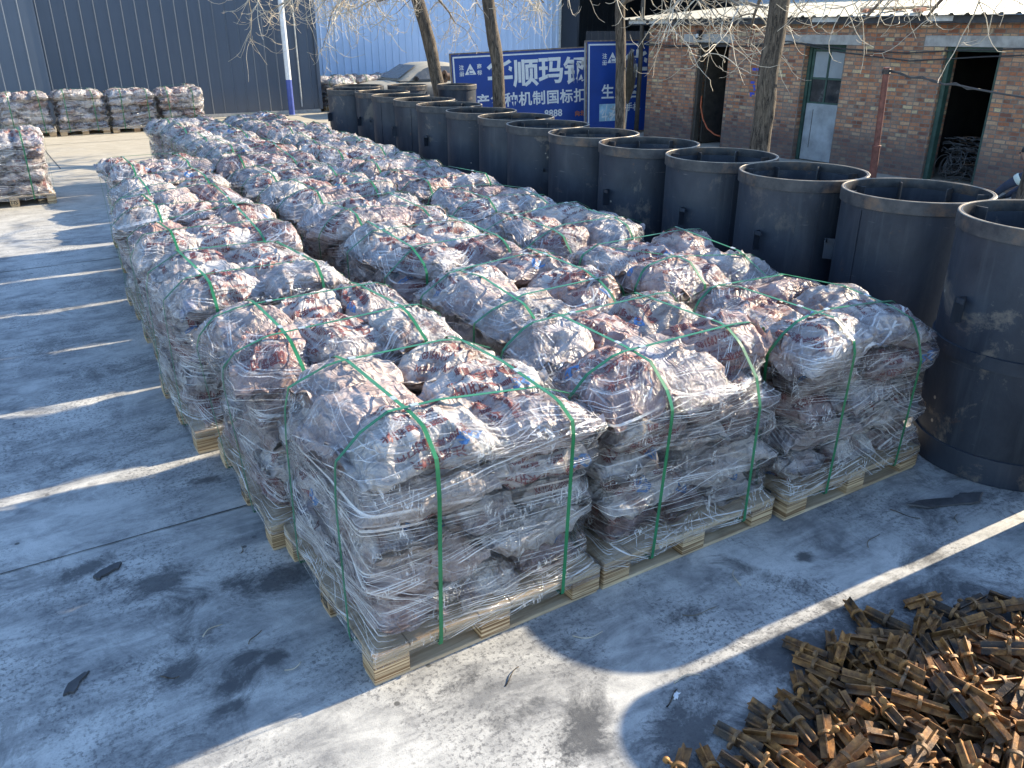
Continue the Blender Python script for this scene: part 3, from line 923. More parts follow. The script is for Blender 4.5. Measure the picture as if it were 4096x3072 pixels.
# things standing in or on the house
w = MB()
w.lathe([(0.0, 0.0), (0.275, 0.0), (0.29, 0.03), (0.285, 0.30), (0.295, 0.32), (0.285, 0.34), (0.285, 0.62), (0.295, 0.64), (0.285, 0.66), (0.28, 0.90), (0.25, 0.94), (0.0, 0.94)], "drum_blue", 32)
o = w.build("plastic_drum", None, 40, (14.35, 13.55, 0.0))
tag(o, "dark blue plastic drum standing inside the first doorway of the brick workshop", "plastic drum")
w = MB()
w.tube([(13.50, 13.83, 1.02), (13.47, 13.80, 0.80), (13.47, 13.70, 0.55), (13.48, 13.55, 0.36), (13.52, 13.35, 0.25), (13.56, 13.2, 0.22)], 0.016, "hose", 8)
o = w.build("hose", None, 180)
tag(o, "orange hose hanging in a curve across the first doorway", "hose")
w = MB()
rr = random.Random(8)
for i in range(95):
    cx, cy = 13.75 + rr.uniform(-0.1, 0.5), 7.95 + rr.uniform(-0.28, 0.28)
    z = rr.uniform(0.03, 0.75) * (1 - abs(cy - 7.95) * 0.6)
    a = rr.uniform(-0.5, 0.5) + (math.pi / 2)
    L = rr.uniform(0.25, 0.5)
    pts = []
    for k in range(7):
        t = k / 6 - 0.5
        pts.append((cx + math.cos(a) * t * L + rr.uniform(-0.03, 0.03), max(7.50, min(8.24, cy + math.sin(a) * t * L)), max(0.02, z + 0.12 * (0.25 - t * t) + rr.uniform(-0.02, 0.02))))
    w.tube(pts, rr.choice((0.006, 0.008, 0.012)), rr.choice(("cable", "cable", "cable", "cable_pale", "pipe")), 5)
for i in range(16):
    cx, cy, cz, r = 13.62 + rr.uniform(-0.08, 0.1), 7.95 + rr.uniform(-0.15, 0.2), rr.uniform(0.18, 0.5), rr.uniform(0.12, 0.2)
    ph = rr.uniform(0, 6)
    pts = [(cx + 0.05 * math.sin(ph + k * 0.5), cy + r * math.cos(ph + k * 0.4), cz + r * math.sin(ph + k * 0.4)) for k in range(rr.randint(8, 15))]
    pts = [(p[0], p[1], max(0.02, p[2])) for p in pts]
    w.tube(pts, 0.006, rr.choice(("cable", "cable_pale")), 5)
o = w.build("cable_heap", None, 180)
tag(o, "tangled heap of old cables and thin pipes in the third doorway", "cable heap")

RZ = lambda x: 2.562 + (x - 13.12) * (0.418 / 5.18) + 0.031
for i, (x, y, rz, lab) in enumerate(((13.55, 10.05, 0.3, "loose brick lying flat near the roof edge above the closed door"), (13.95, 9.75, 1.1, "loose brick lying farther up the roof above the closed door"), (13.45, 8.95, 0.1, "single loose brick at the roof edge right of the boards"))):
    w = MB()
    w.box((0, 0, 0.028), (0.235, 0.112, 0.055), "brick_plain", None, 0.006)
    o = w.build("loose_brick", None, 40, (x, y, RZ(x) + 0.002))
    o.rotation_euler = (0, -0.08, rz)
    tag(o, lab, "brick", "loose bricks on the roof")
for i, (x, y, L, rz, lab) in enumerate(((13.75, 9.75, 0.95, 1.75, "long weathered board lying across the roof edge"), (14.15, 9.35, 0.55, 1.2, "short weathered board lying higher on the roof"))):
    w = MB()
    w.box((0, 0, 0.016), (L, 0.16, 0.03), "wood", None, 0.003)
    o = w.build("board", None, None, (x, y, RZ(x) + (0.03 if i == 0 else 0.012)))
    o.rotation_euler = (0.08, 0, rz)
    tag(o, lab, "board", "boards on the roof")

# ------------------------------------------------------------------ poles and signs
pole = empty("flag_pole", (7.92, 25.15, 0), 0, "slim pole painted white above and blue below before the slate blue shed", "pole")
w = MB()
w.tube([(0, 0, 0), (0, 0, 1.0)], 0.085, "pole_blue", 20)
w.build("lower_pole", pole, 60)
w = MB()
w.tube([(0, 0, 1.0), (0, 0, 8.5)], [0.082, 0.07], "pole_white", 20)
w.build("upper_pole", pole, 60)
w = MB()
w.box((0, 0, 0.012), (0.32, 0.32, 0.024), "galv", None, 0.004)
w.build("base_plate", pole)

dp = empty("timber_pole", (13.26, 15.68, 0), 0, "thin dark timber pole with cables tied to it at the brick corner", "pole")
w = MB()
w.tube([(0, 0, 0), (0.01, 0.0, 1.6), (0.0, 0.02, 3.2), (0.02, 0, 5.2)], [0.055, 0.05, 0.045, 0.04], "brown_frame", 12, True, 0.1)
w.build("shaft", dp, 180)
w = MB()
for k in range(5):
    z = 1.98 + k * 0.03
    w.tube([(0.06 * math.cos(a * 0.6), 0.06 * math.sin(a * 0.6), z + 0.01 * math.sin(a)) for a in range(12)], 0.01, "cable", 5)
w.build("cable_tie", dp, 180)

post = empty("rusty_post", (9.5, 6.62, 0), 0, "red-brown rusty steel post between the drums and the brick workshop", "post")
w = MB()
w.tube([(0.10, -0.02, 0), (0.045, -0.01, 1.0)], 0.048, "post", 16)
w.tube([(0.045, -0.01, 1.0), (0.0, 0, 1.93)], 0.038, "post", 16)
w.lathe([(0.048, 0.985), (0.056, 0.99), (0.056, 1.01), (0.048, 1.015)], "post", 16, (0.045, -0.01, 0))
w.build("shaft", post, 50)
w = MB()
for k in range(4):
    w.tube([(0.048 * math.cos(a * 0.7), 0.048 * math.sin(a * 0.7), 1.86 + k * 0.014 + 0.005 * math.sin(a * 2.1)) for a in range(11)], 0.006, "cable_pale", 5)
w.build("wire_binding", post, 180)
w = MB()
pts = []
for i in range(40):
    t = i / 39
    a, b = Vector((9.5, 6.57, 1.88)), Vector((9.9, 1.2, 1.55))
    p = a.lerp(b, t)
    p.z -= 0.5 * t * (1 - t)
    if t < 0.2:
        p.z += 0.014 * math.sin(i * 2.2)
    pts.append(p)
w.tube(pts, 0.011, "cable", 6)
w.tube([p + Vector((0, 0, 0.022 * math.cos(i * 2.2))) for i, p in enumerate(pts[:9])], 0.008, "cable", 6)
o = w.build("cable", None, 180)
tag(o, "dark twisted cable sagging from the rusty post to the right", "cable")


def sign(name, A, B, top0, top1, lean, label, texts, length, thick=0.12):
    """a big blue board; local x along it, y back, z up.  top edge rises from top0 to top1"""
    A, B = Vector((A[0], A[1], 0)), Vector((B[0], B[1], 0))
    d = (B - A).normalized()
    root = empty(name, A, math.atan2(d.y, d.x), label, "sign")
    roll = math.atan2(top1 - top0, 3.4)
    Rm = Euler((R_(-lean), 0, 0)).to_matrix() @ Euler((0, -roll, 0)).to_matrix()
    H0 = top0 - 0.02
    mb = MB()
    mb.box((length / 2, 0.004, H0 / 2), (length - 0.06, 0.008, H0 - 0.06), "sign_blue")

    def put(vs, fs, mat, off=0.004):
        mb.add([(v[0], -off, v[1]) for v in vs], fs, mat)
    for (xa, za, xb, zb) in ((0.06, H0 - 0.115, length - 0.06, H0 - 0.08), (0.06, 0.08, 0.095, H0 - 0.115)):
        put([(xa, za), (xb, za), (xb, zb), (xa, zb)], [(0, 1, 2, 3)], "sign_white", 0.003)
    for body, x, z, size, bold, mat in texts:
        if body == "TRI":
            put([(x, z), (x + size, z), (x + size / 2, z + size * 0.9)], [(0, 1, 2)], mat, 0.003)
            continue
        if body == "POSTER":
            put([(x, z), (x + size, z), (x + size, z + size * 0.8), (x, z + size * 0.8)], [(0, 1, 2, 3)], "poster", 0.004)
            r3 = random.Random(2)
            for k in range(16):
                cx, cz = x + r3.uniform(0.08, 0.9) * size, z + r3.uniform(0.08, 0.7) * size
                a = r3.uniform(0, 3.14)
                l, t = r3.uniform(0.03, 0.10), r3.uniform(0.006, 0.022)
                ca, sa = math.cos(a), math.sin(a)
                q = [(cx + ca * u * l - sa * v_ * t, cz + sa * u * l + ca * v_ * t) for u, v_ in ((-1, -1), (1, -0.6), (1, 0.8), (-1, 1))]
                put(q, [(0, 1, 2, 3)], r3.choice(("sign_white", "stencil", "galv", "sign_white")), 0.005 + 0.0004 * k)
            continue
        vs, fs = text2d(body, size, bold)
        put([(v[0] + x, v[1] + z) for v in vs], fs, mat, 0.005 if mat != "sign_blue" else 0.006)
    mb.v = [tuple(Rm @ Vector(p)) for p in mb.v]
    mb.build("face", root)
    fr = MB()
    for (c, s) in (((length / 2, thick / 2 - 0.012, H0 - 0.015), (length, thick, 0.03)), ((length / 2, thick / 2 - 0.012, 0.015), (length, thick, 0.03)), ((0.0135, thick / 2 - 0.0125, H0 / 2), (0.027, thick - 0.001, H0 - 0.06)), ((length - 0.0135, thick / 2 - 0.0125, H0 / 2), (0.027, thick - 0.001, H0 - 0.06))):
        fr.box(c, s, "rust_frame")
    fr.v = [tuple(Rm @ Vector(p)) for p in fr.v]
    fr.build("frame", root)
    bk = MB()
    bk.box((length / 2, thick - 0.03, H0 / 2), (length - 0.06, 0.01, H0 - 0.062), "galv")
    bk.box((-0.006, thick / 2 - 0.01, H0 / 2), (0.006, thick * 0.55, H0 - 0.1), "galv")
    bk.v = [tuple(Rm @ Vector(p)) for p in bk.v]
    bk.build("back_panel", root)
    return root


sign("company_sign", (9.87, 18.51), (13.6, 17.3), 1.85, 1.99, 2.0, "big blue sign with large white Chinese characters behind the second tree", [
    ("注", 0.205, 1.455, 0.12, 0.02, "sign_white"), ("册", 0.205, 1.315, 0.12, 0.02, "sign_white"), ("TRI", 0.34, 1.33, 0.28, 0, "sign_white"), ("仁", 0.415, 1.35, 0.13, 0.03, "sign_blue"),
    ("商", 0.645, 1.465, 0.12, 0.02, "sign_white"), ("标", 0.645, 1.325, 0.12, 0.02, "sign_white"),
    ("华", 0.88, 1.10, 0.66, 0.025, "sign_white"), ("顺", 1.53, 1.06, 0.66, 0.025, "sign_white"), ("玛", 2.18, 1.09, 0.66, 0.025, "sign_white"), ("钢", 2.83, 1.05, 0.66, 0.025, "sign_white"),
] + [(ch, 0.22 + 0.357 * i, 0.575, 0.345, 0.02, "sign_white") for i, ch in enumerate("生产各种机制国标扣")] + [("8888", 2.30, 0.24, 0.235, 0.02, "sign_white"), ("向北", 3.10, 0.22, 0.135, 0.02, "sign_orange")], 4.1)
sign("leaning_sign", (12.52, 16.70), (14.6, 16.2), 2.14, 2.17, 3.0, "smaller-looking blue sign leaning beside the brick corner with a pale poster stuck on", [
    ("注", 0.42, 1.72, 0.125, 0.02, "sign_white"), ("册", 0.42, 1.575, 0.125, 0.02, "sign_white"), ("TRI", 0.555, 1.61, 0.27, 0, "sign_white"), ("仁", 0.625, 1.63, 0.13, 0.03, "sign_blue"),
    ("华", 0.98, 1.34, 0.66, 0.025, "sign_white"), ("生", 0.40, 0.83, 0.35, 0.02, "sign_white"), ("产", 0.76, 0.83, 0.35, 0.02, "sign_white"), ("各", 1.12, 0.83, 0.35, 0.02, "sign_white"),
    ("手机", 1.06, 0.52, 0.20, 0.02, "sign_white"), ("POSTER", 0.36, 0.28, 0.5, 0, "")], 1.75)

# upside-down bamboo broom leaning at the timber pole
br = empty("bamboo_broom", (12.95, 15.72, 0), 0, "bamboo broom propped bristles up between the leaning sign and the timber pole", "broom")
w = MB()
w.tube([(0, 0, 0), (0.06, 0.02, 0.95)], 0.016, "twig", 8)
w.build("handle", br, 180)
w = MB()
rr = random.Random(9)
for i in range(150):
    a, s = rr.uniform(0, 6.28), rr.random() ** 0.6
    top = 1.95 - 0.45 * s * s + rr.uniform(-0.1, 0.05)
    b0 = Vector((0.05 + 0.02 * math.cos(a), 0.02 + 0.02 * math.sin(a), 0.75))
    b2 = Vector((0.09 + 0.19 * s * math.cos(a), 0.03 + 0.13 * s * math.sin(a), top))
    b1 = b0.lerp(b2, 0.5) + Vector((0.03 * math.cos(a), 0.03 * math.sin(a), 0))
    w.tube([b0, b1, b2], [0.005, 0.0045, 0.002], "bristle", 4, False)
w.build("bristles", br)

# flanged pipe lying by the sign
pp = empty("flanged_pipe", (10.42, 20.0, 1.08), 0, "rusty flanged pipe end sticking out left of the big blue sign", "pipe")
w = MB()
w.lathe([(0.075, 0.0), (0.085, 0.0), (0.085, 1.2), (0.075, 1.2), (0.075, 0.0)], "pipe", 24, (0, 0, 0.16), 'X')
w.build("tube", pp, 40)
w = MB()
w.lathe([(0.078, -0.03), (0.155, -0.03), (0.155, 0.0), (0.087, 0.0)], "pipe", 28, (0, 0, 0.16), 'X')
for k in range(8):
    a = k * math.pi / 4
    w.box((-0.038, 0.122 * math.cos(a), 0.16 + 0.122 * math.sin(a)), (0.02, 0.026, 0.026), "pipe")
w.build("flange", pp, 40)
w = MB()
w.box((0.35, 0.0, 0.035), (0.09, 0.22, 0.07), "pipe", None, 0.004)
w.box((0.35, 0.0, -0.53), (0.07, 0.07, 1.06), "pipe", None, 0.004)
w.box((0.35, 0.0, -1.07), (0.4, 0.4, 0.02), "pipe", None, 0.004)
w.build("stand", pp)


# ------------------------------------------------------------------ trees
def grow(mb, p, d, L, r0, r1, n, droop, rnd, mat, sides, wig=0.25, hook=0.0):
    pts, rad = [p.copy()], [r0]
    d = d.normalized()
    ax = Vector((rnd.uniform(-1, 1), rnd.uniform(-1, 1), rnd.uniform(-0.4, 0.4))).normalized()
    for i in range(n):
        t = (i + 1) / n
        g = -droop if t < 0.62 else hook
        d = (d + Vector((0, 0, g)) * (1.0 / n) * 2 + ax * rnd.uniform(-wig, wig) * 0.6 + Vector((rnd.uniform(-1, 1), rnd.uniform(-1, 1), rnd.uniform(-1, 1))) * wig * 0.45).normalized()
        p = p + d * (L / n)
        pts.append(p.copy())
        rad.append(r0 + (r1 - r0) * t)
    mb.tube(pts, rad, mat, sides, False)
    return pts, rad


def tree(x, y, lean, r, fork, seed, label, nl=6, spread=2.7, dense=1.0, bias=None, rise=(0.25, 0.85), hang=1.0):
    rnd = random.Random(seed)
    root = empty("bare_tree", (x, y, 0), 0, label, "tree", "bare trees along the drums")
    mb = MB()
    pts, rad = [], []
    n = 18
    for i in range(n + 1):
        t = i / n
        z = fork * t
        pts.append(Vector((lean[0] * t * t + 0.035 * noise.noise(Vector((seed, 0, z * 1.4))), lean[1] * t * t + 0.035 * noise.noise(Vector((0, seed, z * 1.4))), z)))
        rad.append(r * (1.35 - 0.5 * min(1, t * 5) + 0.15 * (1 - t)) if t < 0.2 else r * (1.0 - 0.14 * t))
    mb.tube(pts, rad, "bark", 20, False, 0.12)
    top = pts[-1]
    cr = MB()
    for i in range(nl):
        a = 2 * math.pi * (i + rnd.uniform(-0.25, 0.25)) / nl
        if bias is not None and i % 2 == 0:
            a = bias + rnd.uniform(-0.6, 0.6)
        el = rnd.uniform(*rise)
        d = Vector((math.cos(a) * math.cos(el), math.sin(a) * math.cos(el), math.sin(el)))
        L = spread * rnd.uniform(0.75, 1.15)
        lp, lr = grow(mb, top - Vector((0, 0, rnd.uniform(0, 0.25))), d, L, r * rnd.uniform(0.30, 0.48), 0.014, 12, 0.50 * hang, rnd, "limb", 9, 0.20)
        for k in range(int(6 * dense)):
            j = rnd.randrange(3, len(lp))
            a2 = a + rnd.uniform(-1.6, 1.6)
            d2 = Vector((math.cos(a2), math.sin(a2), rnd.uniform(-0.3, 0.45)))
            L2 = rnd.uniform(0.6, 1.5)
            sp, sr = grow(cr, lp[j], d2, L2, min(0.015, lr[j] * 0.6), 0.005, 11, rnd.uniform(0.4, 1.2) * hang, rnd, "limb" if rnd.random() < 0.25 else "twig", 6, 0.26, rnd.uniform(0.0, 0.9))
            for q in range(int(5 * dense)):
                j2 = rnd.randrange(2, len(sp))
                a3 = rnd.uniform(0, 6.28)
                d3 = Vector((math.cos(a3), math.sin(a3), rnd.uniform(-1.0, 0.2)))
                tp, tr = grow(cr, sp[j2], d3, rnd.uniform(0.3, 0.9), 0.0062, 0.0028, 7, rnd.uniform(0.3, 1.1), rnd, "twig", 4, 0.34, rnd.uniform(0.5, 2.0))
                for s in range(rnd.randrange(0, 3)):
                    j3 = rnd.randrange(2, len(tp))
                    d4 = Vector((rnd.uniform(-1, 1), rnd.uniform(-1, 1), rnd.uniform(-0.8, 0.5)))
                    grow(cr, tp[j3], d4, rnd.uniform(0.10, 0.32), 0.0042, 0.0022, 4, 0.1, rnd, "twig", 3, 0.40, 0.6)
    mb.build("trunk", root, 180)
    cr.build("crown", root, 180)
    return root


tree(8.62, 16.75, (-0.50, 0.34), 0.145, 3.45, 1, "bare tree with a dark leaning trunk, farthest along the row of drums", 8, 3.2, 1.45, math.pi * 0.85, (0.15, 0.7), 1.25)
tree(8.45, 13.95, (-0.24, 0.27), 0.125, 3.45, 2, "bare tree with a dark trunk standing before the big blue sign", 7, 2.7, 1.0, math.pi * 0.8, (0.2, 0.8), 1.1)
tree(8.55, 10.50, (-0.10, 0.03), 0.085, 2.90, 3, "slender bare tree with a pale grey trunk before the leaning sign", 7, 2.5, 0.95, math.pi * 1.5, (0.35, 1.0), 0.95)
tree(8.55, 7.62, (0.06, -0.02), 0.135, 3.40, 4, "bare tree with a thick furrowed trunk before the brick workshop", 9, 2.9, 0.95, math.pi * 0.25, (0.1, 0.7), 1.1)
tree(9.0, 4.35, (0.0, 0.1), 0.14, 3.3, 5, "bare tree just right of the view whose branches hang before the roof", 9, 3.1, 0.95, math.pi * 0.5, (0.1, 0.7), 1.1)


# ------------------------------------------------------------------ sacks
SACK_LINES = [("注册商标", 0.060, 0.225), ("华顺建筑扣件", 0.062, 0.135), ("钢管脚手架扣件", 0.058, 0.055), ("品名：直角", 0.040, -0.015), ("型号：GKZ48A", 0.042, -0.070),
              ("GB15831-2006", 0.040, -0.125), ("XK21-001-00053", 0.040, -0.180), ("县东工业区", 0.048, -0.250), ("华顺扣件厂", 0.055, -0.33)]


def sack_shape(seed, L, W, T, top):
    rnd = random.Random(seed)
    off = Vector((rnd.uniform(-50, 50), rnd.uniform(-50, 50), rnd.uniform(-50, 50)))
    nt, nu = 46, 64
    ts = [-1.12, -1.06] + [-1 + 2 * i / nt for i in range(nt + 1)] + [1.06, 1.13]
    curl = (rnd.uniform(-1, 1), rnd.uniform(-1, 1))
    skew = rnd.uniform(-0.05, 0.05)
    bend = rnd.uniform(0.0, 0.10) if not top else rnd.uniform(-0.02, 0.16)
    P = []
    for t in ts:
        a = min(1.0, abs(t))
        hw = W / 2 * (0.97 - 0.10 * a ** 4)
        hh = T / 2 * (max(0.0, 1 - a ** 3.2)) ** 0.62 + 0.0035
        ex = max(0.0, abs(t) - 1.0)
        for k in range(nu):
            ph = 2 * math.pi * k / nu
            c, s = math.cos(ph), math.sin(ph)
            y = hw * math.copysign(abs(c) ** 0.70, c)
            z = hh * math.copysign(abs(s) ** (0.80 if top else 0.98), s)
            x = L / 2 * t
            nrm = Vector((0.25 * t * a, c / hw * 0.1, s / max(hh, 0.03) * 0.1)).normalized()
            q = Vector((x, y, z)) + off
            w = noise.noise_vector(q * 4.5) * 0.05
            d1 = noise.voronoi((q + w) * 5.5)[0][0]
            d2 = noise.voronoi((q - w) * 17.0)[0]
            rg = 1 - abs(noise.noise(Vector((q.x * 2.6, q.y * 8.5, q.z * 8.5)) + w * 9)) * 2.4
            rg2 = 1 - abs(noise.noise(Vector((q.x * 10, q.y * 3.5, q.z * 6)) - w * 9)) * 2.4
            big = noise.noise(q * 3.2)
            amp = (0.40 + 0.60 * max(0, 1 - a ** 6))
            fold = max(0, rg) ** 1.3
            fold2 = max(0, rg2) ** 1.3
            d = (0.020 * (0.42 - d1) + 0.026 * fold + 0.020 * fold2 + 0.018 * big - 0.020) * amp
            d *= 1.2 if top else 1.25
            p = Vector((x, y, z)) + nrm * d
            p.y += skew * t
            p.z -= bend * (t * t) * 0.5 * T * 2 + 0.10 * T * abs(y / (W / 2)) ** 3 * (1 if top else 0.4)
            if a > 0.86:
                e = (abs(t) - 0.86) / 0.26
                sg = curl[0] if t < 0 else curl[1]
                p.z += e * abs(y / (W / 2)) ** 3 * 0.075 * max(0.0, noise.noise(Vector((math.copysign(3.1, t), math.copysign(5.7, y), seed * 1.7))) + 0.25)
                p.z += e * (0.035 * noise.noise(Vector((y * 13, t * 3, seed)) + off) * 1.6 + 0.05 * sg * ex * 8 * 0.5)
                p.x += e * 0.022 * noise.noise(Vector((y * 9, seed, t)) + off)
            P.append(p)
    F = []
    for i in range(len(ts) - 1):
        for k in range(nu):
            k2 = (k + 1) % nu
            F.append((i * nu + k, (i + 1) * nu + k, (i + 1) * nu + k2, i * nu + k2))
    return P, F


def make_sack_mesh(seed, L, W, T, top=False, printed=0):
    rnd = random.Random(seed * 7 + 1)
    P, F = sack_shape(seed, L, W, T, top)
    me = bpy.data.meshes.new("sack")
    V, FF, K = list(P), list(F), [0] * len(F)
    if printed:
        bvh = BVHTree.FromPolygons(P, F)
        lines = SACK_LINES[:] if printed == 1 else SACK_LINES[1:7]
        turn = printed == 2
        lift = rnd.choice((-0.20, 0.20)) if (not top and printed == 1) else 0.0
        xo = rnd.uniform(-0.02, 0.03)
        items = []
        for body, size, yy in lines:
            size *= 0.86
            vs, fs = text2d(body, size, 0.022, 0.016)
            wid = max(v[0] for v in vs)
            sx = min(1.0, 0.40 / wid)
            items.append(([(v[0] * sx - wid * sx / 2 + xo, v[1] + yy) for v in vs], fs, 1))
        # registered-mark triangle and the blue mark
        tri = [(-0.048, 0.30), (0.048, 0.30), (0, 0.385)]
        inn = [(-0.032, 0.308), (0.032, 0.308), (0, 0.366)]
        items.append(([(x, y) for x, y in tri + inn], [(0, 1, 4, 3), (1, 2, 5, 4), (2, 0, 3, 5)], 1))
        vs, fs = text2d("仁", 0.034, 0.03, 0.02)
        items.append(([(v[0] - 0.017, v[1] + 0.313) for v in vs], fs, 1))
        if rnd.random() < 0.75:
            vs, fs = text2d("QS", 0.085, 0.05, 0.02)
            bx, by = rnd.choice(((-0.23, 0.02), (0.10, -0.10), (-0.2, 0.16)))
            items.append(([(v[0] + bx, v[1] + by) for v in vs], fs, 2))
        for vs, fs, slot in items:
            idx = {}
            good = []
            for i, (x, y) in enumerate(vs):
                if turn:
                    x, y = -y * 1.15, x * 0.85
                y += lift
                if abs(x) > L / 2 * 0.97:
                    continue
                yc = max(-W * 0.33, min(W * 0.33, y))
                th = (y - yc) / 0.085
                if abs(th) > 3.0:
                    continue
                o = Vector((x, yc, 0.0))
                dr = Vector((0, math.sin(th), math.cos(th)))
                h = bvh.ray_cast(o + dr * 0.4, -dr)
                if h[0] is None:
                    continue
                nn = h[1] if h[1].dot(dr) > 0 else -h[1]
                idx[i] = len(V)
                V.append(h[0] + nn * 0.0018)
            for f in fs:
                if all(i in idx for i in f):
                    FF.append(tuple(idx[i] for i in f))
                    K.append(slot)
    me.from_pydata(V, [], FF)
    for mname in ("sack", "print_red", "print_blue"):
        me.materials.append(MT[mname])
    me.polygons.foreach_set("material_index", K)
    me.polygons.foreach_set("use_smooth", [True] * len(FF))
    me.set_sharp_from_angle(angle=R_(70))
    me.update()
    return me, np.array([p[:] for p in P]), F


SACKS = []
for i in range(12):
    pr = (1, 0, 2, 1, 1, 1, 2, 0, 1, 1, 2, 0)[i]
    rr = random.Random(i + 300)
    SACKS.append(make_sack_mesh(11 + i, rr.uniform(0.46, 0.50), rr.uniform(0.32, 0.35), rr.uniform(0.165, 0.188), False, pr))
TOPS = []
for i in range(12):
    pr = (0, 1, 2, 2, 0, 1, 0, 1, 2, 1, 0, 1)[i]
    rr = random.Random(i + 900)
    TOPS.append(make_sack_mesh(111 + i, rr.uniform(0.49, 0.545), rr.uniform(0.37, 0.42), rr.uniform(0.18, 0.22), True, pr))


def hull2d(pts):
    pts = sorted(set(map(tuple, np.round(pts, 4))))
    if len(pts) < 3:
        return pts

    def half(it):
        h = []
        for p in it:
            while len(h) > 1 and (h[-1][0] - h[-2][0]) * (p[1] - h[-2][1]) - (h[-1][1] - h[-2][1]) * (p[0] - h[-2][0]) <= 0:
                h.pop()
            h.append(p)
        return h
    a, b = half(pts), half(pts[::-1])
    return a[:-1] + b[:-1]


def hull_radius(h, th):
    h = np.array(h)
    a, b = h, np.roll(h, -1, 0)
    d = np.stack([np.cos(th), np.sin(th)], 1)
    e = b - a
    den = d[:, None, 0] * e[None, :, 1] - d[:, None, 1] * e[None, :, 0]
    den[np.abs(den) < 1e-9] = 1e-9
    t = (a[None, :, 0] * e[None, :, 1] - a[None, :, 1] * e[None, :, 0]) / den
    s = (a[None, :, 0] * d[:, None, 1] - a[None, :, 1] * d[:, None, 0]) / den
    ok = (s >= -1e-6) & (s <= 1 + 1e-6) & (t > 0)
    return np.where(ok, t, 0).max(1)


PW, PD = 1.10, 1.08      # pallet size
DECK = 0.148


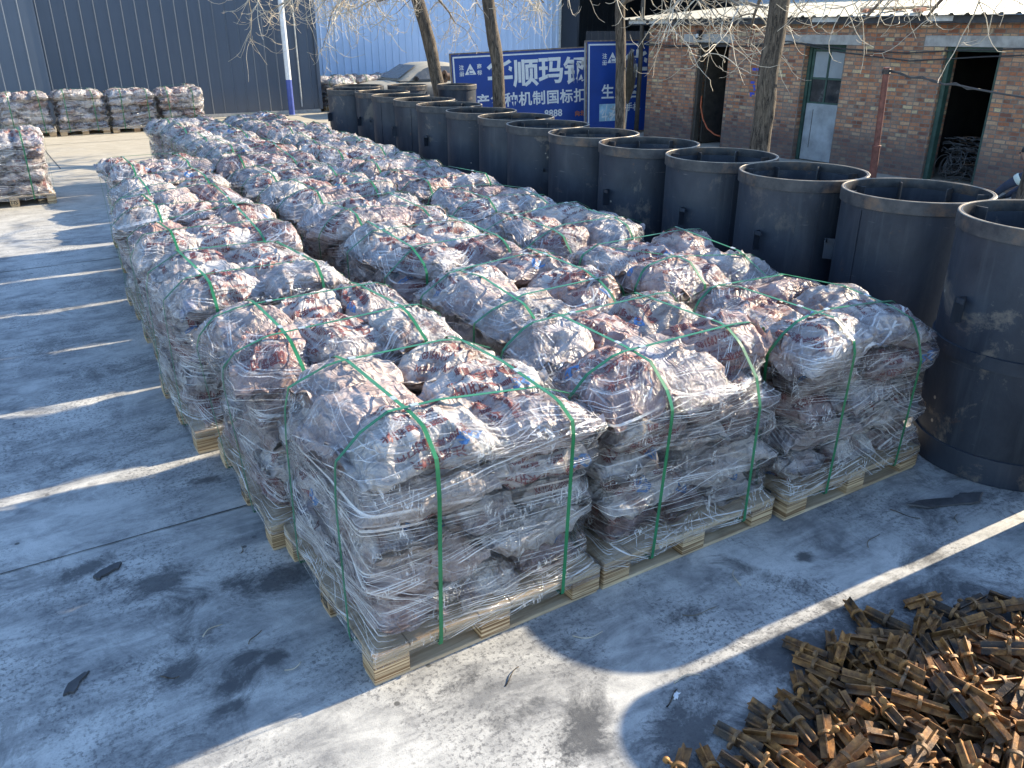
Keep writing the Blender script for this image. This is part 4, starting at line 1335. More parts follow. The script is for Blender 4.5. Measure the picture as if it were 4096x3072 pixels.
class Load:
    """one prototype of a wrapped pallet load: sack placements, film and strap meshes, pallet meshes"""
    def __init__(self, seed):
        rnd = random.Random(seed)
        self.sacks = []
        z = DECK
        for lay in range(4):
            spots = []
            if lay % 2 == 0:
                for i in range(3):
                    for j in range(2):
                        spots.append(((i - 1) * 0.345, (j - 0.5) * 0.492, 90))
            else:
                for i in range(2):
                    for j in range(3):
                        spots.append(((i - 0.5) * 0.498, (j - 1) * 0.345, 0))
            for x, y, a in spots:
                me, vv, ff = SACKS[rnd.randrange(len(SACKS))]
                sc = rnd.uniform(0.95, 1.06)
                grow = 1.0 - 0.003 * lay
                m = Matrix.Translation((x * grow + rnd.uniform(-0.012, 0.012), y * grow + rnd.uniform(-0.012, 0.012), z + 0.082 + rnd.uniform(-0.012, 0.012)))
                m = m @ Euler((R_(rnd.uniform(-7, 7)), R_(rnd.uniform(-6, 6)), R_(a + rnd.choice((0, 180)) + rnd.uniform(-5, 5)))).to_matrix().to_4x4()
                if rnd.random() < 0.3:
                    m = m @ Euler((math.pi, 0, 0)).to_matrix().to_4x4()
                self.sacks.append((me, vv, ff, m @ Matrix.Scale(sc, 4), lay))
            z += 0.165
        if rnd.random() < 0.5:
            top = [((i - 0.5) * 0.50, (j - 1) * 0.345, rnd.choice((0, 180)) + rnd.uniform(-14, 14)) for i in range(2) for j in range(3)]
        else:
            top = [((i - 1) * 0.345, (j - 0.5) * 0.50, 90 + rnd.choice((0, 180)) + rnd.uniform(-14, 14)) for i in range(3) for j in range(2)]
        if rnd.random() < 0.6:
            q = rnd.randrange(6)
            top[q] = (top[q][0] * 0.86, top[q][1] * 0.86, top[q][2] + rnd.choice((35, 60, -40)))
        for i, (x, y, a) in enumerate(top):
            me, vv, ff = TOPS[rnd.randrange(len(TOPS))]
            dz = 0.082 + rnd.uniform(-0.02, 0.035) 
            tilt = 9
            m = Matrix.Translation((x + rnd.uniform(-0.03, 0.03), y + rnd.uniform(-0.03, 0.03), z + dz))
            m = m @ Euler((R_(rnd.uniform(-tilt, tilt)), R_(rnd.uniform(-tilt, tilt) * 1.3), R_(a + rnd.uniform(-12, 12)))).to_matrix().to_4x4()
            self.sacks.append((me, vv, ff, m @ Matrix.Scale(rnd.uniform(0.92, 1.02), 4), 4))
        allv, allf, base = [], [], 0
        for me, vv, ff, m, lay in self.sacks:
            mm = np.array(m)
            w = vv @ mm[:3, :3].T + mm[:3, 3]
            allv.append(w)
            allf.extend([tuple(i + base for i in f) for f in ff])
            base += len(w)
        A = np.concatenate(allv)
        self.A = A
        bvh = BVHTree.FromPolygons([tuple(p) for p in A], allf)
        # ---- film: a taut skin round slices of the stack
        N, MZ = 176, 42
        th = np.linspace(0, 2 * np.pi, N, endpoint=False)
        zb = 0.095
        zt = z + 0.075
        zs = np.linspace(zb, zt, MZ)
        r = np.zeros((MZ, N))
        corner = np.array([(sx * PW / 2, sy * PD / 2) for sx in (-1, 1) for sy in (-1, 1)])
        for i, zz in enumerate(zs):
            sel = A[np.abs(A[:, 2] - zz) < 0.030][:, :2]
            if zz < DECK + 0.02:
                sel = np.concatenate([sel, corner]) if len(sel) else corner
            r[i] = hull_radius(hull2d(sel), th)
        for _ in range(7):
            mid = 0.5 * (r[:-2] + r[2:]) - 0.0016
            r[1:-1] = np.maximum(r[1:-1], mid)
        for _ in range(1):
            r = np.maximum(r, 0.5 * (np.roll(r, 1, 1) + np.roll(r, -1, 1)))
        r += 0.005
        so = seed * 3.7
        verts, uvs = [], []
        per = 4.3
        tw = np.zeros(N)
        for k in range(N):
            tw[k] = 0.05 * noise.noise(Vector((math.cos(th[k]) * 2.4, math.sin(th[k]) * 2.4, so))) + 0.025 * noise.noise(Vector((math.cos(th[k]) * 8, math.sin(th[k]) * 8, so)))
        for i in range(MZ):
            f = i / (MZ - 1)
            for k in range(N):
                zz = zs[i] + tw[k] * f ** 3
                if i == 0:
                    zz += 0.02 * noise.noise(Vector((math.cos(th[k]) * 5, math.sin(th[k]) * 5, so + 9)))
                nz = noise.noise(Vector((math.cos(th[k]) * 7, math.sin(th[k]) * 7, zz * 34 + so)))
                rr = r[i, k] + 0.004 * max(0, nz)
                verts.append((rr * math.cos(th[k]), rr * math.sin(th[k]), zz))
                uvs.append((th[k] / (2 * math.pi) * per, zz))
        # collar of film drawn in over the top sacks
        prev = np.array([verts[(MZ - 1) * N + k][2] for k in range(N)])
        for q, fr in enumerate((0.955, 0.90, 0.83, 0.75, 0.66)):
            hz = np.zeros(N)
            for k in range(N):
                rr = r[-1, k] * (fr + (0.05 * noise.noise(Vector((math.cos(th[k]) * 3, math.sin(th[k]) * 3, so + 4))) if q >= 2 else 0))
                hit = bvh.ray_cast(Vector((rr * math.cos(th[k]), rr * math.sin(th[k]), 2)), Vector((0, 0, -1)))
                hz[k] = (hit[0].z if hit[0] is not None else prev[k]) + 0.006
            hz = np.minimum(np.maximum(hz, prev - 0.03), prev + 0.055)
            for _ in range(5):
                hz = np.maximum(hz, 0.5 * (np.roll(hz, 1) + np.roll(hz, -1)))
            for k in range(N):
                rr = r[-1, k] * fr
                verts.append((rr * math.cos(th[k]), rr * math.sin(th[k]), hz[k]))
                uvs.append((th[k] / (2 * math.pi) * per, zt + 0.032 * (q + 1)))
            prev = hz
        rows = len(verts) // N
        F, UV = [], []
        for i in range(rows - 1):
            for k in range(N):
                k2 = (k + 1) % N
                F.append((i * N + k, i * N + k2, (i + 1) * N + k2, (i + 1) * N + k))
                for ii, kk in ((i, k), (i, k2), (i + 1, k2), (i + 1, k)):
                    u, v = uvs[ii * N + kk]
                    if k2 == 0 and kk == 0:
                        u = per
                    UV.extend((u, v))
        me = bpy.data.meshes.new("stretch_film")
        me.from_pydata(verts, [], F)
        uvl = me.uv_layers.new(name="UVMap")
        uvl.data.foreach_set("uv", UV)
        me.materials.append(MT["film"])
        me.polygons.foreach_set("use_smooth", [True] * len(F))
        me.update()
        self.film = me
        FV = np.array(verts)
        B = np.concatenate([A[::2], FV])
        # ---- straps: tight loops over the load, under the deck
        self.straps = []
        for axis in (0, 1):
            for pos in (-0.29 + rnd.uniform(-0.04, 0.04), 0.30 + rnd.uniform(-0.04, 0.04)):
                self.straps.append(self.strap(B, axis, pos, rnd))

    def strap(self, B, axis, pos, rnd):
        oth = 1 - axis
        lim = (PW, PD)[oth] / 2
        sel = B[np.abs(B[:, axis] - pos) < 0.035][:, (oth, 2)]
        sel = np.concatenate([sel, np.array([(-lim, 0.112), (lim, 0.112)])])
        h = hull2d(sel)
        pts = []
        for i in range(len(h)):
            a, b = np.array(h[i]), np.array(h[(i + 1) % len(h)])
            n = max(1, int(np.hypot(*(b - a)) / 0.05))
            for j in range(n):
                pts.append(a + (b - a) * j / n)
        pts = np.array(pts)
        c = pts.mean(0)
        n = len(pts)
        tang = np.roll(pts, -1, 0) - np.roll(pts, 1, 0)
        nr = np.stack([tang[:, 1], -tang[:, 0]], 1)
        nr /= np.maximum(np.linalg.norm(nr, axis=1), 1e-6)[:, None]
        V = []
        wd = 0.0085
        drift = rnd.uniform(-0.03, 0.03)
        for i, p in enumerate(pts):
            o1 = p + nr[i] * 0.005
            o2 = p + nr[i] * 0.0065
            for q, s in ((o1, -1), (o1, 1), (o2, 1), (o2, -1)):
                v = [0, 0, q[1]]
                v[axis] = pos + s * wd + drift * (q[1] - 0.5)
                v[oth] = q[0]
                V.append(tuple(v))
        F = []
        for i in range(n):
            j = (i + 1) % n
            for k in range(4):
                k2 = (k + 1) % 4
                F.append((i * 4 + k, i * 4 + k2, j * 4 + k2, j * 4 + k))
        me = bpy.data.meshes.new("strap")
        me.from_pydata(V, [], F)
        me.materials.append(MT["strap"])
        me.update()
        # clip on the highest stretch of the strap
        best = max(range(n), key=lambda i: pts[i][1] - 0.25 * abs(pts[i][0] + 0.2))
        d = tang[best] / np.linalg.norm(tang[best])
        mb = MB()
        ce = [0, 0, pts[best][1] + nr[best][1] * 0.008]
        ce[axis] = pos + drift * (pts[best][1] - 0.5)
        ce[oth] = pts[best][0] + nr[best][0] * 0.008
        dv = [0, 0, d[1]]
        dv[oth] = d[0]
        nv = [0, 0, nr[best][1]]
        nv[oth] = nr[best][0]
        dv, nv = Vector(dv).normalized(), Vector(nv).normalized()
        sd = nv.cross(dv)
        Rm = Matrix((dv, sd, nv)).transposed()
        mb.box(ce, (0.034, 0.021, 0.005), "buckle", Rm, 0.0012)
        clip = mb.build("strap_clip")
        cm = clip.data
        bpy.data.objects.remove(clip)
        return me, cm


def pallet_meshes():
    mb = MB()
    rr = random.Random(4)
    for i in range(7):
        w = PW / 7
        mb.box((-PW / 2 + w * (i + 0.5), 0, DECK - 0.0095), (w - 0.004, PD, 0.019), "wood", None, 0.002)
    for y in (-1, 0, 1):
        mb.box((0, y * (PD / 2 - 0.06), DECK - 0.0275), (PW - 0.004, 0.115, 0.016), "wood", None, 0.002)
    for y in (-1, 0, 1):
        mb.box((0, y * (PD / 2 - 0.062), 0.009), (PW - 0.01, 0.10, 0.018), "wood", None, 0.002)
    o = mb.build("pallet")
    me = o.data
    bpy.data.objects.remove(o)
    bl = []
    for ix in (-1, 0, 1):
        for iy in (-1, 0, 1):
            b = MB()
            c = Vector((ix * (PW / 2 - 0.0775), iy * (PD / 2 - 0.062), 0.0655))
            b.box(c, (0.152 + (0 if ix else -0.01), 0.118, 0.0945), "lam", None, 0.002)
            if ix == -1 and iy == 0:
                vs, fs = text2d("HS", 0.075, 0.02)
                b.add([(c.x - 0.078, c.y + 0.05 - v[0], c.z - 0.027 + v[1]) for v in vs], fs, "stencil")
            if ix == 1 and iy == 0:
                vs, fs = text2d("HS", 0.075, 0.02)
                b.add([(c.x + 0.078, c.y - 0.05 + v[0], c.z - 0.027 + v[1]) for v in vs], fs, "stencil")
            o = b.build("block")
            bl.append(o.data)
            bpy.data.objects.remove(o)
    return me, bl


PALLET, BLOCKS = pallet_meshes()
PROTO = [Load(40 + i) for i in range(7)]


def link_mesh(name, me, parent, mat=None):
    o = bpy.data.objects.new(name, me)
    COL.objects.link(o)
    o.parent = parent
    if mat is not None:
        o.matrix_local = mat
    return o


def place_load(proto, x, y, rz, label, group, lowest=0, dark=1.0):
    P = PROTO[proto]
    root = empty("wrapped_pallet_load", (x, y, 0), rz, label, "pallet of sacks", group)
    pal = link_mesh("pallet", PALLET, root)
    for b in BLOCKS:
        link_mesh("block", b, pal)
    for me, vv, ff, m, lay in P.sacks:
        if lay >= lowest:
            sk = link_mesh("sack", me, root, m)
            sk["dark_brown"] = min(1.0, dark * (0.72, 0.62, 0.52, 0.40, 0.30)[lay]) * (1.0 if (lay * 7 + len(root.children)) % 3 else 0.45)
    link_mesh("stretch_film", P.film, root)
    for sm, cm in P.straps:
        s = link_mesh("strap", sm, root)
        link_mesh("strap_clip", cm, s)
    return root


# ---- the big block of loads, three columns
ORD = ["front", "second", "third", "fourth", "fifth", "sixth", "seventh", "eighth", "ninth", "tenth", "eleventh"]
ROWY = [2.35, 3.435, 4.68, 5.90, 7.03, 8.24, 9.45, 10.72, 11.92, 13.06, 14.2]
jr = random.Random(77)
colname = ["left", "middle", "right"]
fix = {(0, 0): (0, 0, 0.83), (1, 0): (1, 0, 1.955), (2, 0): (2, 0, 3.11), (0, 1): (3, 0, 0.775), (0, 2): (4, 0, 0.68), (0, 3): (5, 180, 0.76), (0, 4): (6, 0, 0.80), (0, 5): (2, 180, 0.93), (0, 6): (1, 180, 1.02)}
cnt = 0
for row in range(11):
    for c in range(3):
        if c == 0 and row > 6:
            continue
        cnt += 1
        if (c, row) in fix:
            pr, rz, x0 = fix[(c, row)]
        else:
            pr = (c * 3 + row * 2 + 4) % 7
            rz = jr.choice((0, 180))
            x0 = (0.83, 1.98, 3.12)[c] + 0.035 * row * (1 if c else 0) + jr.uniform(-0.03, 0.03)
            if c == 1 and row >= 7:
                x0 = 2.28 + jr.uniform(-0.02, 0.02)
            if c == 2 and row >= 7:
                x0 = 3.44 + jr.uniform(-0.02, 0.02)
        y0 = ROWY[row] + (jr.uniform(-0.012, 0.012) if row else (0.0, 0.0, -0.05)[c])
        extra = {(0, 0): ", its top sacks shaded at the left", }.get((c, row), "")
        if row == 0:
            lab = ("wrapped pallet of red-printed sacks at the front left corner of the big block", "wrapped pallet of sacks in the middle of the front row of the block", "wrapped pallet of darker sacks at the front right corner, beside the tall drums")[c]
        else:
            lab = "wrapped pallet of sacks in the block, %s from the front of its %s column" % (ORD[row], colname[c])
        place_load(pr, x0 + PW / 2, y0 + PD / 2, R_(rz + jr.uniform(-0.8, 0.8)), lab, "wrapped pallets of sacks in the big block", 2 if (c > 0 and row > 0 and not (c == 1 and row >= 7)) else 0, {(2, 0): 2.0, (1, 0): 1.25, (0, 0): 0.6}.get((c, row), 1.0))

# ---- the loads standing apart
GRP = "wrapped pallets of sacks by the steel shed"
for i, (x0, lab) in enumerate(((0.36, "leftmost of the four wrapped pallets of sacks along the slate blue shed"), (1.54, "second from the left of the four wrapped pallets along the slate blue shed"),
                               (2.70, "third from the left of the four wrapped pallets along the slate blue shed"), (3.86, "rightmost of the four wrapped pallets of sacks along the slate blue shed"))):
    place_load((3, 6, 0, 5)[i], x0 + PW / 2, 22.9 + PD / 2 - (0.02, 0, 0.03, 0.06)[i], R_((0, 180, 0, 180)[i]), lab, GRP)
place_load(4, 0.70 - PD / 2, 13.8 + PW / 2, R_(90), "lone wrapped pallet of sacks on the open yard, cut by the left edge", GRP)
GRP2 = "wrapped pallets of sacks by the pale blue wall"
place_load(1, 9.72, 26.15, R_(28), "tall wrapped pallet of sacks at the shed corner beside the farthest drums", GRP2)
place_load(2, 10.95, 26.75, R_(10), "wrapped pallet of sacks under the pale blue wall, behind the corner one", GRP2)
place_load(5, 12.1, 27.1, R_(0), "wrapped pallet of sacks half hidden behind the dusty car's bonnet", GRP2)


# ------------------------------------------------------------------ steel drums
def drum_parts(R, h, tall=False):
    out = []
    mb = MB()
    prof = [(0.0, 0.012), (R, 0.0), (R, h - 0.004), (R - 0.010, h - 0.004), (R - 0.010, 0.022), (0.0, 0.022)]
    n = 72
    mb.lathe(prof, "drum", n)
    mb.box((R + 0.002, 0, h * 0.5), (0.008, 0.014, h - 0.2), "drum")
    out.append(("shell", mb, 40, []))
    bands = [(h - 0.085, h, 0.014)]
    if tall:
        bands += [(0.66, 0.74, 0.012), (0.0, 0.16, 0.012)]
    for za, zb, t in bands:
        mb = MB()
        mb.lathe([(R + 0.001, za), (R + t, za + 0.003), (R + t, zb - 0.003), (R + t - 0.004, zb), (R - 0.012, zb), (R - 0.012, zb - 0.06 if zb > h - 0.01 else zb), (R + 0.001, za)] if zb > h - 0.01 else [(R + 0.001, za), (R + t, za + 0.003), (R + t, zb - 0.003), (R + 0.001, zb)], "rim" if zb > h - 0.01 else "drum", n)
        if zb > h - 0.01:
            mb.lathe([(R + t - 0.015, zb - 0.001), (R + t - 0.013, zb + 0.0025), (R + t - 0.0045, zb + 0.0022), (R + t - 0.001, zb - 0.003)], "rim_edge", n)
        out.append(("rim_band" if zb > h - 0.01 else "hoop", mb, 40, []))
    for k in range(8):
        a = k * math.pi / 4 + 0.2
        mb = MB()
        mb.box(((R - 0.047) * math.cos(a), (R - 0.047) * math.sin(a), h - 0.085), (0.07, 0.008, 0.13 if k % 2 else 0.10), "rim", (0, 0, a))
        out.append(("inner_bracket", mb, None, []))
    for k, a in ((0, math.pi * 0.72), (1, math.pi * 1.72)):
        mb = MB()
        c, s = math.cos(a), math.sin(a)
        mb.box(((R + 0.035) * c, (R + 0.035) * s, h * 0.66), (0.07, 0.010, 0.15), "drum", (0, 0, a), 0.002)
        mb.box(((R + 0.06) * c - 0.03 * s, (R + 0.06) * s + 0.03 * c, h * 0.66 + 0.06), (0.010, 0.06, 0.03), "drum", (0, 0, a), 0.002)
        out.append(("lug", mb, None, []))
    return out


def make_drum(R, h, tall=False):
    root = empty("steel_drum")
    for nm, mb, sm, _ in drum_parts(R, h, tall):
        mb.build(nm, root, sm)
    return root


def copy_tree(o, parent=None):
    c = o.copy()
    COL.objects.link(c)
    if parent is not None:
        c.parent = parent
    for ch in list(o.children):
        copy_tree(ch, c)
    return c


DH = 1.36
base_drum = make_drum(0.465, DH)
small_drum = make_drum(0.375, DH)
tall_drum = make_drum(0.47, 1.43, True)
DG = "open black steel drums in a row"
nth = ["", "nearest", "second", "third", "fourth", "fifth", "sixth", "seventh", "eighth", "ninth", "tenth", "eleventh", "twelfth", "thirteenth", "fourteenth"]
drums = [(5.26, 3.28), (5.26, 4.23), (5.36, 5.19), (5.36, 6.14), (5.42, 7.09), (5.50, 8.06), (5.66, 9.00), (5.71, 9.95), (5.79, 11.02), (5.90, 12.05), (5.95, 13.03), (6.04, 13.98), (5.88, 14.92), (6.33, 15.78)]
dr = random.Random(12)
first = True
tall_drum.location = (4.80, 2.16, 0)
tall_drum.rotation_euler = (0, 0, 0.55)
tag(tall_drum, "tall black steel drum with a hoop round its middle, cut by the right edge", "steel drum", DG)
for i, (x, y) in enumerate(drums):
    o = base_drum if first else copy_tree(base_drum)
    first = False
    o.location = (x, y, 0)
    o.rotation_euler = (0, 0, dr.uniform(0, 6.28))
    lab = {0: "open black steel drum standing next behind the tall hooped drum", 1: "open black drum with pale splashes, second behind the tall hooped drum",
           12: "open black steel drum, last but one at the far end of the row", 13: "open black steel drum at the very far end of the row"}.get(i, "open black steel drum, %s behind the tall hooped drum in the long row" % nth[i + 1])
    tag(o, lab, "steel drum", DG)
small_drum.location = (7.21, 15.45, 0)
tag(small_drum, "narrower black drum behind the row, just left of the leaning tree trunk", "steel drum", DG)
o = copy_tree(small_drum)
o.location = (8.12, 15.10, 0)
o.rotation_euler = (0, 0, 1.0)
tag(o, "narrower black drum standing alone right of the leaning tree trunk", "steel drum", DG)
o = make_drum(0.235, 1.36)
o.location = (4.36, 1.41, 0)
tag(o, "slim black drum just right of the view, its shadow reaching the castings", "steel drum", DG)


# ------------------------------------------------------------------ heap of cross-shaped castings
PILE = [2905,1610,31,-142,7,-230,2800,826,29,196,0,-226,1804,1517,29,118,3,-54,2276,751,29,-39,-2,-245,2139,1196,29,-118,0,-55,3174,1531,29,-118,3,-267,2237,1206,29,192,-3,-74,2748,951,29,196,3,64,2408,911,29,-118,3,280,2551,1623,29,196,0,-217,3130,1131,29,39,-312,42,2622,1031,29,118,0,-88,2963,1440,29,118,0,112,2656,1461,29,196,-3,-232,2261,1295,29,275,1,-88,2459,1322,29,39,3,-30,2784,1379,29,39,312,-15,3027,1349,53,-178,27,-103,1755,1022,29,-118,-314,13,2345,1289,31,-226,0,-84,2431,842,29,-39,-312,-28,2797,1064,58,-79,284,-43,3307,1348,29,39,312,-11,2216,1640,29,-39,-312,84,2360,1083,30,-26,5,304,2372,1019,29,118,-3,-304,2139,1360,29,-118,-3,-192,2521,1017,55,115,-27,159,3170,1301,29,118,3,-147,3494,1294,29,-118,-312,9,2984,1234,29,-39,0,-19,2929,1103,29,39,-2,178,2582,1175,29,-39,-2,306,3367,981,29,-118,-1,28,2098,1658,29,-39,3,154,1667,1185,29,275,3,112,2303,699,29,39,0,-243,1845,1353,29,275,-2,24,2012,989,29,39,3,-211,1609,1325,29,118,0,101,3380,1085,29,-39,-3,-23,2997,852,29,-39,-2,-55,1660,1297,29,196,1,-207,2152,946,31,14,7,-29,2330,1548,29,39,3,-175,2545,1515,29,196,1,-218,2428,1146,29,118,-1,274,2252,1563,29,-196,0,108,2115,880,29,-39,-3,257,2465,1678,29,118,3,-168,2040,1139,78,298,4,158,2877,1073,29,275,3,-132,2567,1877,29,39,3,-239,2349,1160,85,42,312,115,2558,1235,29,196,3,-12,2164,1101,30,46,-311,-66,2795,908,44,-264,-16,86,2015,918,81,-111,12,-130,3237,1297,64,217,36,-132,3193,1473,31,18,6,56,3012,978,47,-136,22,18,1924,1098,29,39,-312,2,3286,1466,29,39,0,-254,2442,1145,86,36,-2,-240,3639,1490,29,196,-2,66,2409,1836,43,157,20,175,2602,908,29,-279,-3,187,3020,1038,60,-240,31,21,2882,1504,29,196,1,-234,1769,1114,76,55,308,-89,2529,1363,29,-118,3,-40,3077,1384,31,135,-6,-116,3009,1104,84,-140,-1,-300,2774,1518,43,134,18,121,2865,815,64,-314,42,-3,2694,1049,56,198,-28,-75,2392,789,82,31,4,-248,2408,1036,107,22,-59,140,2836,1676,29,-118,312,38,2855,733,29,-118,313,29,2586,686,29,-275,-3,128,2931,1865,29,39,0,-135,2216,1102,81,-9,314,-93,2465,1033,85,-58,39,-166,2117,801,30,186,-5,-71,2272,850,50,-4,27,-222,2168,878,83,-26,-300,43,1940,1304,56,-1,-32,275,2449,1252,99,51,-18,-212,2656,688,31,-146,-8,-192,3209,1864,29,275,0,-20,1935,1241,29,-39,2,-64,2540,731,29,-118,0,123,2704,684,76,8,-310,144,1654,1174,87,46,-8,-91,2546,1361,88,38,-300,-120,2725,1590,58,-135,-32,35,3237,1000,29,-39,0,28,2619,681,81,146,7,114,2245,1273,83,299,-10,-23,2719,1155,65,0,-271,127,1669,1064,56,20,-284,34,2312,1412,69,0,47,-17,2545,1729,42,0,-20,-198,2906,1305,29,36,-3,-15,2470,775,68,230,-21,69,2679,1347,55,0,-282,-61,3063,1769,29,-39,0,-268,2841,1552,79,-206,-10,119,3505,1144,29,275,-2,7,2926,853,89,-5,17,206,2493,726,88,151,8,50,2403,741,118,-124,6,-247,2613,818,100,-189,-256,4,2051,1426,29,-39,0,-173,1555,1561,29,39,0,60,2379,1731,29,-193,-3,-128,3422,1307,84,105,2,67,3226,1109,47,70,-16,83,2486,657,100,263,-13,44,2639,1310,82,-7,61,-77,2255,1779,29,-275,-3,92,2937,1493,63,-197,15,-217,2249,746,88,259,8,68,1993,1433,29,39,2,-167,3404,1205,43,154,-20,-16,3041,920,49,145,24,3,2434,1497,52,-158,-29,-114,2284,1531,67,-273,-22,124,2723,1688,52,-161,28,-266,2610,1747,68,-19,-44,-236,1982,1197,87,152,9,-171,2098,1398,58,-39,-12,-189,3541,1367,29,39,1,-290,2164,1489,87,233,26,106,2534,745,144,-52,-296,17,2563,890,87,22,-311,-18,3089,1459,85,-99,6,131,3683,1132,53,69,-24,254,2334,1482,87,-29,-248,-41,1977,1659,29,-275,0,-127,3170,1272,85,-36,7,-82,1735,1469,53,71,-25,202,3094,1036,93,-85,-299,72,2299,854,112,-151,-308,12,3017,904,111,270,32,-103,3270,941,81,294,6,-80,2503,655,161,269,-12,62,3402,1478,29,118,3,60,3572,1221,29,273,-3,-16,1908,941,32,0,10,143,3295,1320,84,43,14,-155,2797,903,102,-182,-18,68,2876,1488,90,230,15,-207,2796,1208,48,250,20,-145,2859,1241,78,-19,-2,188,2666,991,85,230,2,203,3160,1376,128,291,6,-102,2362,914,131,-233,-9,2,3106,1170,66,-54,35,-312,2151,1371,91,-23,-290,89,3115,885,93,-151,-16,-157,1848,1163,30,-27,309,-13,3005,1219,86,-199,-1,-235,3379,1713,29,-39,0,-6,3305,1083,88,107,-285,-59,2587,1221,105,-194,30,-40,2112,1096,76,166,-54,146,2061,1622,79,11,309,132,2618,961,108,-190,34,207,1506,1168,29,-118,0,272,2437,1559,90,-74,-12,-84,2308,970,109,-64,19,-313,1906,1072,85,-102,-36,281,2731,1424,112,-140,-1,103,2715,945,139,-158,-7,-121,2557,1822,76,-150,5,51,3636,1327,66,273,39,68,1837,1229,46,-128,-19,-37,2873,1268,132,-51,15,-28,2745,1028,148,24,3,-123,2602,1468,86,-293,-65,66,3552,1604,29,-39,1,-122,2187,1042,85,-85,-61,222,3105,963,138,-40,-307,112,2419,1295,127,-203,39,118,2571,1162,106,-58,-45,283,3190,1225,138,285,-4,64,3192,1092,129,150,70,-79,2334,758,134,70,11,-249,1933,1458,55,-163,31,132,2769,1372,102,117,20,-208,2831,1028,131,119,39,276,2923,1443,112,69,302,79,3082,1240,124,-275,-26,105,2753,1797,29,275,3,-75,2148,958,106,126,-31,-60,2635,1546,82,157,3,-50,2970,870,126,-8,-295,-93,2063,1156,131,-9,16,140,2788,1222,115,48,275,-8,2495,870,156,-58,29,123,3303,1155,111,-25,-254,-22,2015,840,127,-187,-11,72,2662,948,180,134,-30,-38,2821,1816,29,-275,0,-68,2394,651,147,54,57,-259,2516,1077,149,85,-289,35,2921,1107,135,189,-19,-64,3404,1368,76,238,49,64,1656,1530,29,-275,3,117,3234,1716,29,275,-3,178,2869,779,133,191,16,160,1967,999,137,74,33,-198,1975,884,130,121,-19,65,2818,1113,117,54,6,250,2686,798,149,89,-35,140,1883,1468,85,-146,-39,-180,2852,1972,29,-196,0,111,1453,1321,29,196,0,207,2031,1729,29,36,3,-145,3456,1604,48,0,289,-61,3088,1720,52,0,-285,34,2354,841,167,-47,298,42,2541,1023,134,-312,-5,37,2253,1142,107,-159,-27,-108,1935,1611,56,213,28,215,2693,1190,136,-239,22,-204,2225,1242,132,-80,0,-58,2100,781,94,161,18,50,2242,862,173,-161,-7,93,2823,975,175,206,-12,206,2376,1342,120,-281,49,116,2470,1612,85,152,-6,222,3134,1241,173,192,3,-241,2692,1472,131,-262,-2,90,2082,999,159,205,29,10,2447,1935,42,0,19,173,3015,1288,135,-194,18,148,2547,1505,129,105,7,-125,1757,1224,81,-149,1,246,3102,1083,169,179,-31,-28,3366,1191,111,70,-29,272,3037,1351,181,135,13,239,2051,1374,116,13,45,311,2502,990,186,-313,-7,41,2170,692,151,30,-6,-45,2303,759,186,62,286,26,1735,1324,83,-258,7,-34,2886,1341,129,-190,64,20,2006,768,157,-147,-12,-276,2651,1705,69,98,30,80,3329,1009,145,-304,46,30,2634,1187,156,-240,-32,-176,2679,1297,176,69,-15,-162,3043,952,165,-5,-15,-188,2604,1317,173,-184,9,-194,3519,1243,110,110,26,-114,2494,1384,133,37,312,-106,2275,1342,106,-130,-25,260,2198,907,191,-141,37,132,2940,1128,193,169,4,-288,3184,1628,53,0,-30,-47,2249,1209,188,134,-9,20,2075,1275,162,141,16,282,2724,1004,199,-230,-13,-72,2205,1125,139,145,13,197,2259,824,223,-117,8,-199,1786,998,83,-101,-276,-61,3716,1259,57,0,34,-149,2149,1709,58,205,27,144,2575,1149,200,-33,311,114,2266,1670,86,-43,12,135,1875,934,103,-299,30,132,2131,788,198,262,10,196,1796,1451,82,150,-4,162,2601,884,186,-171,33,-126,3416,1088,106,-48,-37,-296,3038,1500,80,-157,60,114,1919,1216,120,180,-16,152,3375,1131,147,-228,11,15,2357,943,190,299,32,134,2366,1430,126,209,-26,-210,2842,1159,176,-137,10,-288,2326,1048,180,169,-24,91,2606,1537,152,51,-281,130,3472,1420,103,-43,27,35,2590,653,143,-134,285,50,2719,1642,92,142,289,31,2145,918,168,-88,32,-170,3759,1380,29,-39,0,-159,3315,1537,65,-267,38,96,1835,1647,39,0,16,174,2846,803,186,139,-8,-235,2090,1504,89,104,5,-236,2794,833,176,-150,45,-226,1974,1129,138,-60,5,-209,1856,1170,134,210,19,196,3089,1618,50,77,22,264,3462,1461,60,-114,-32,-281]


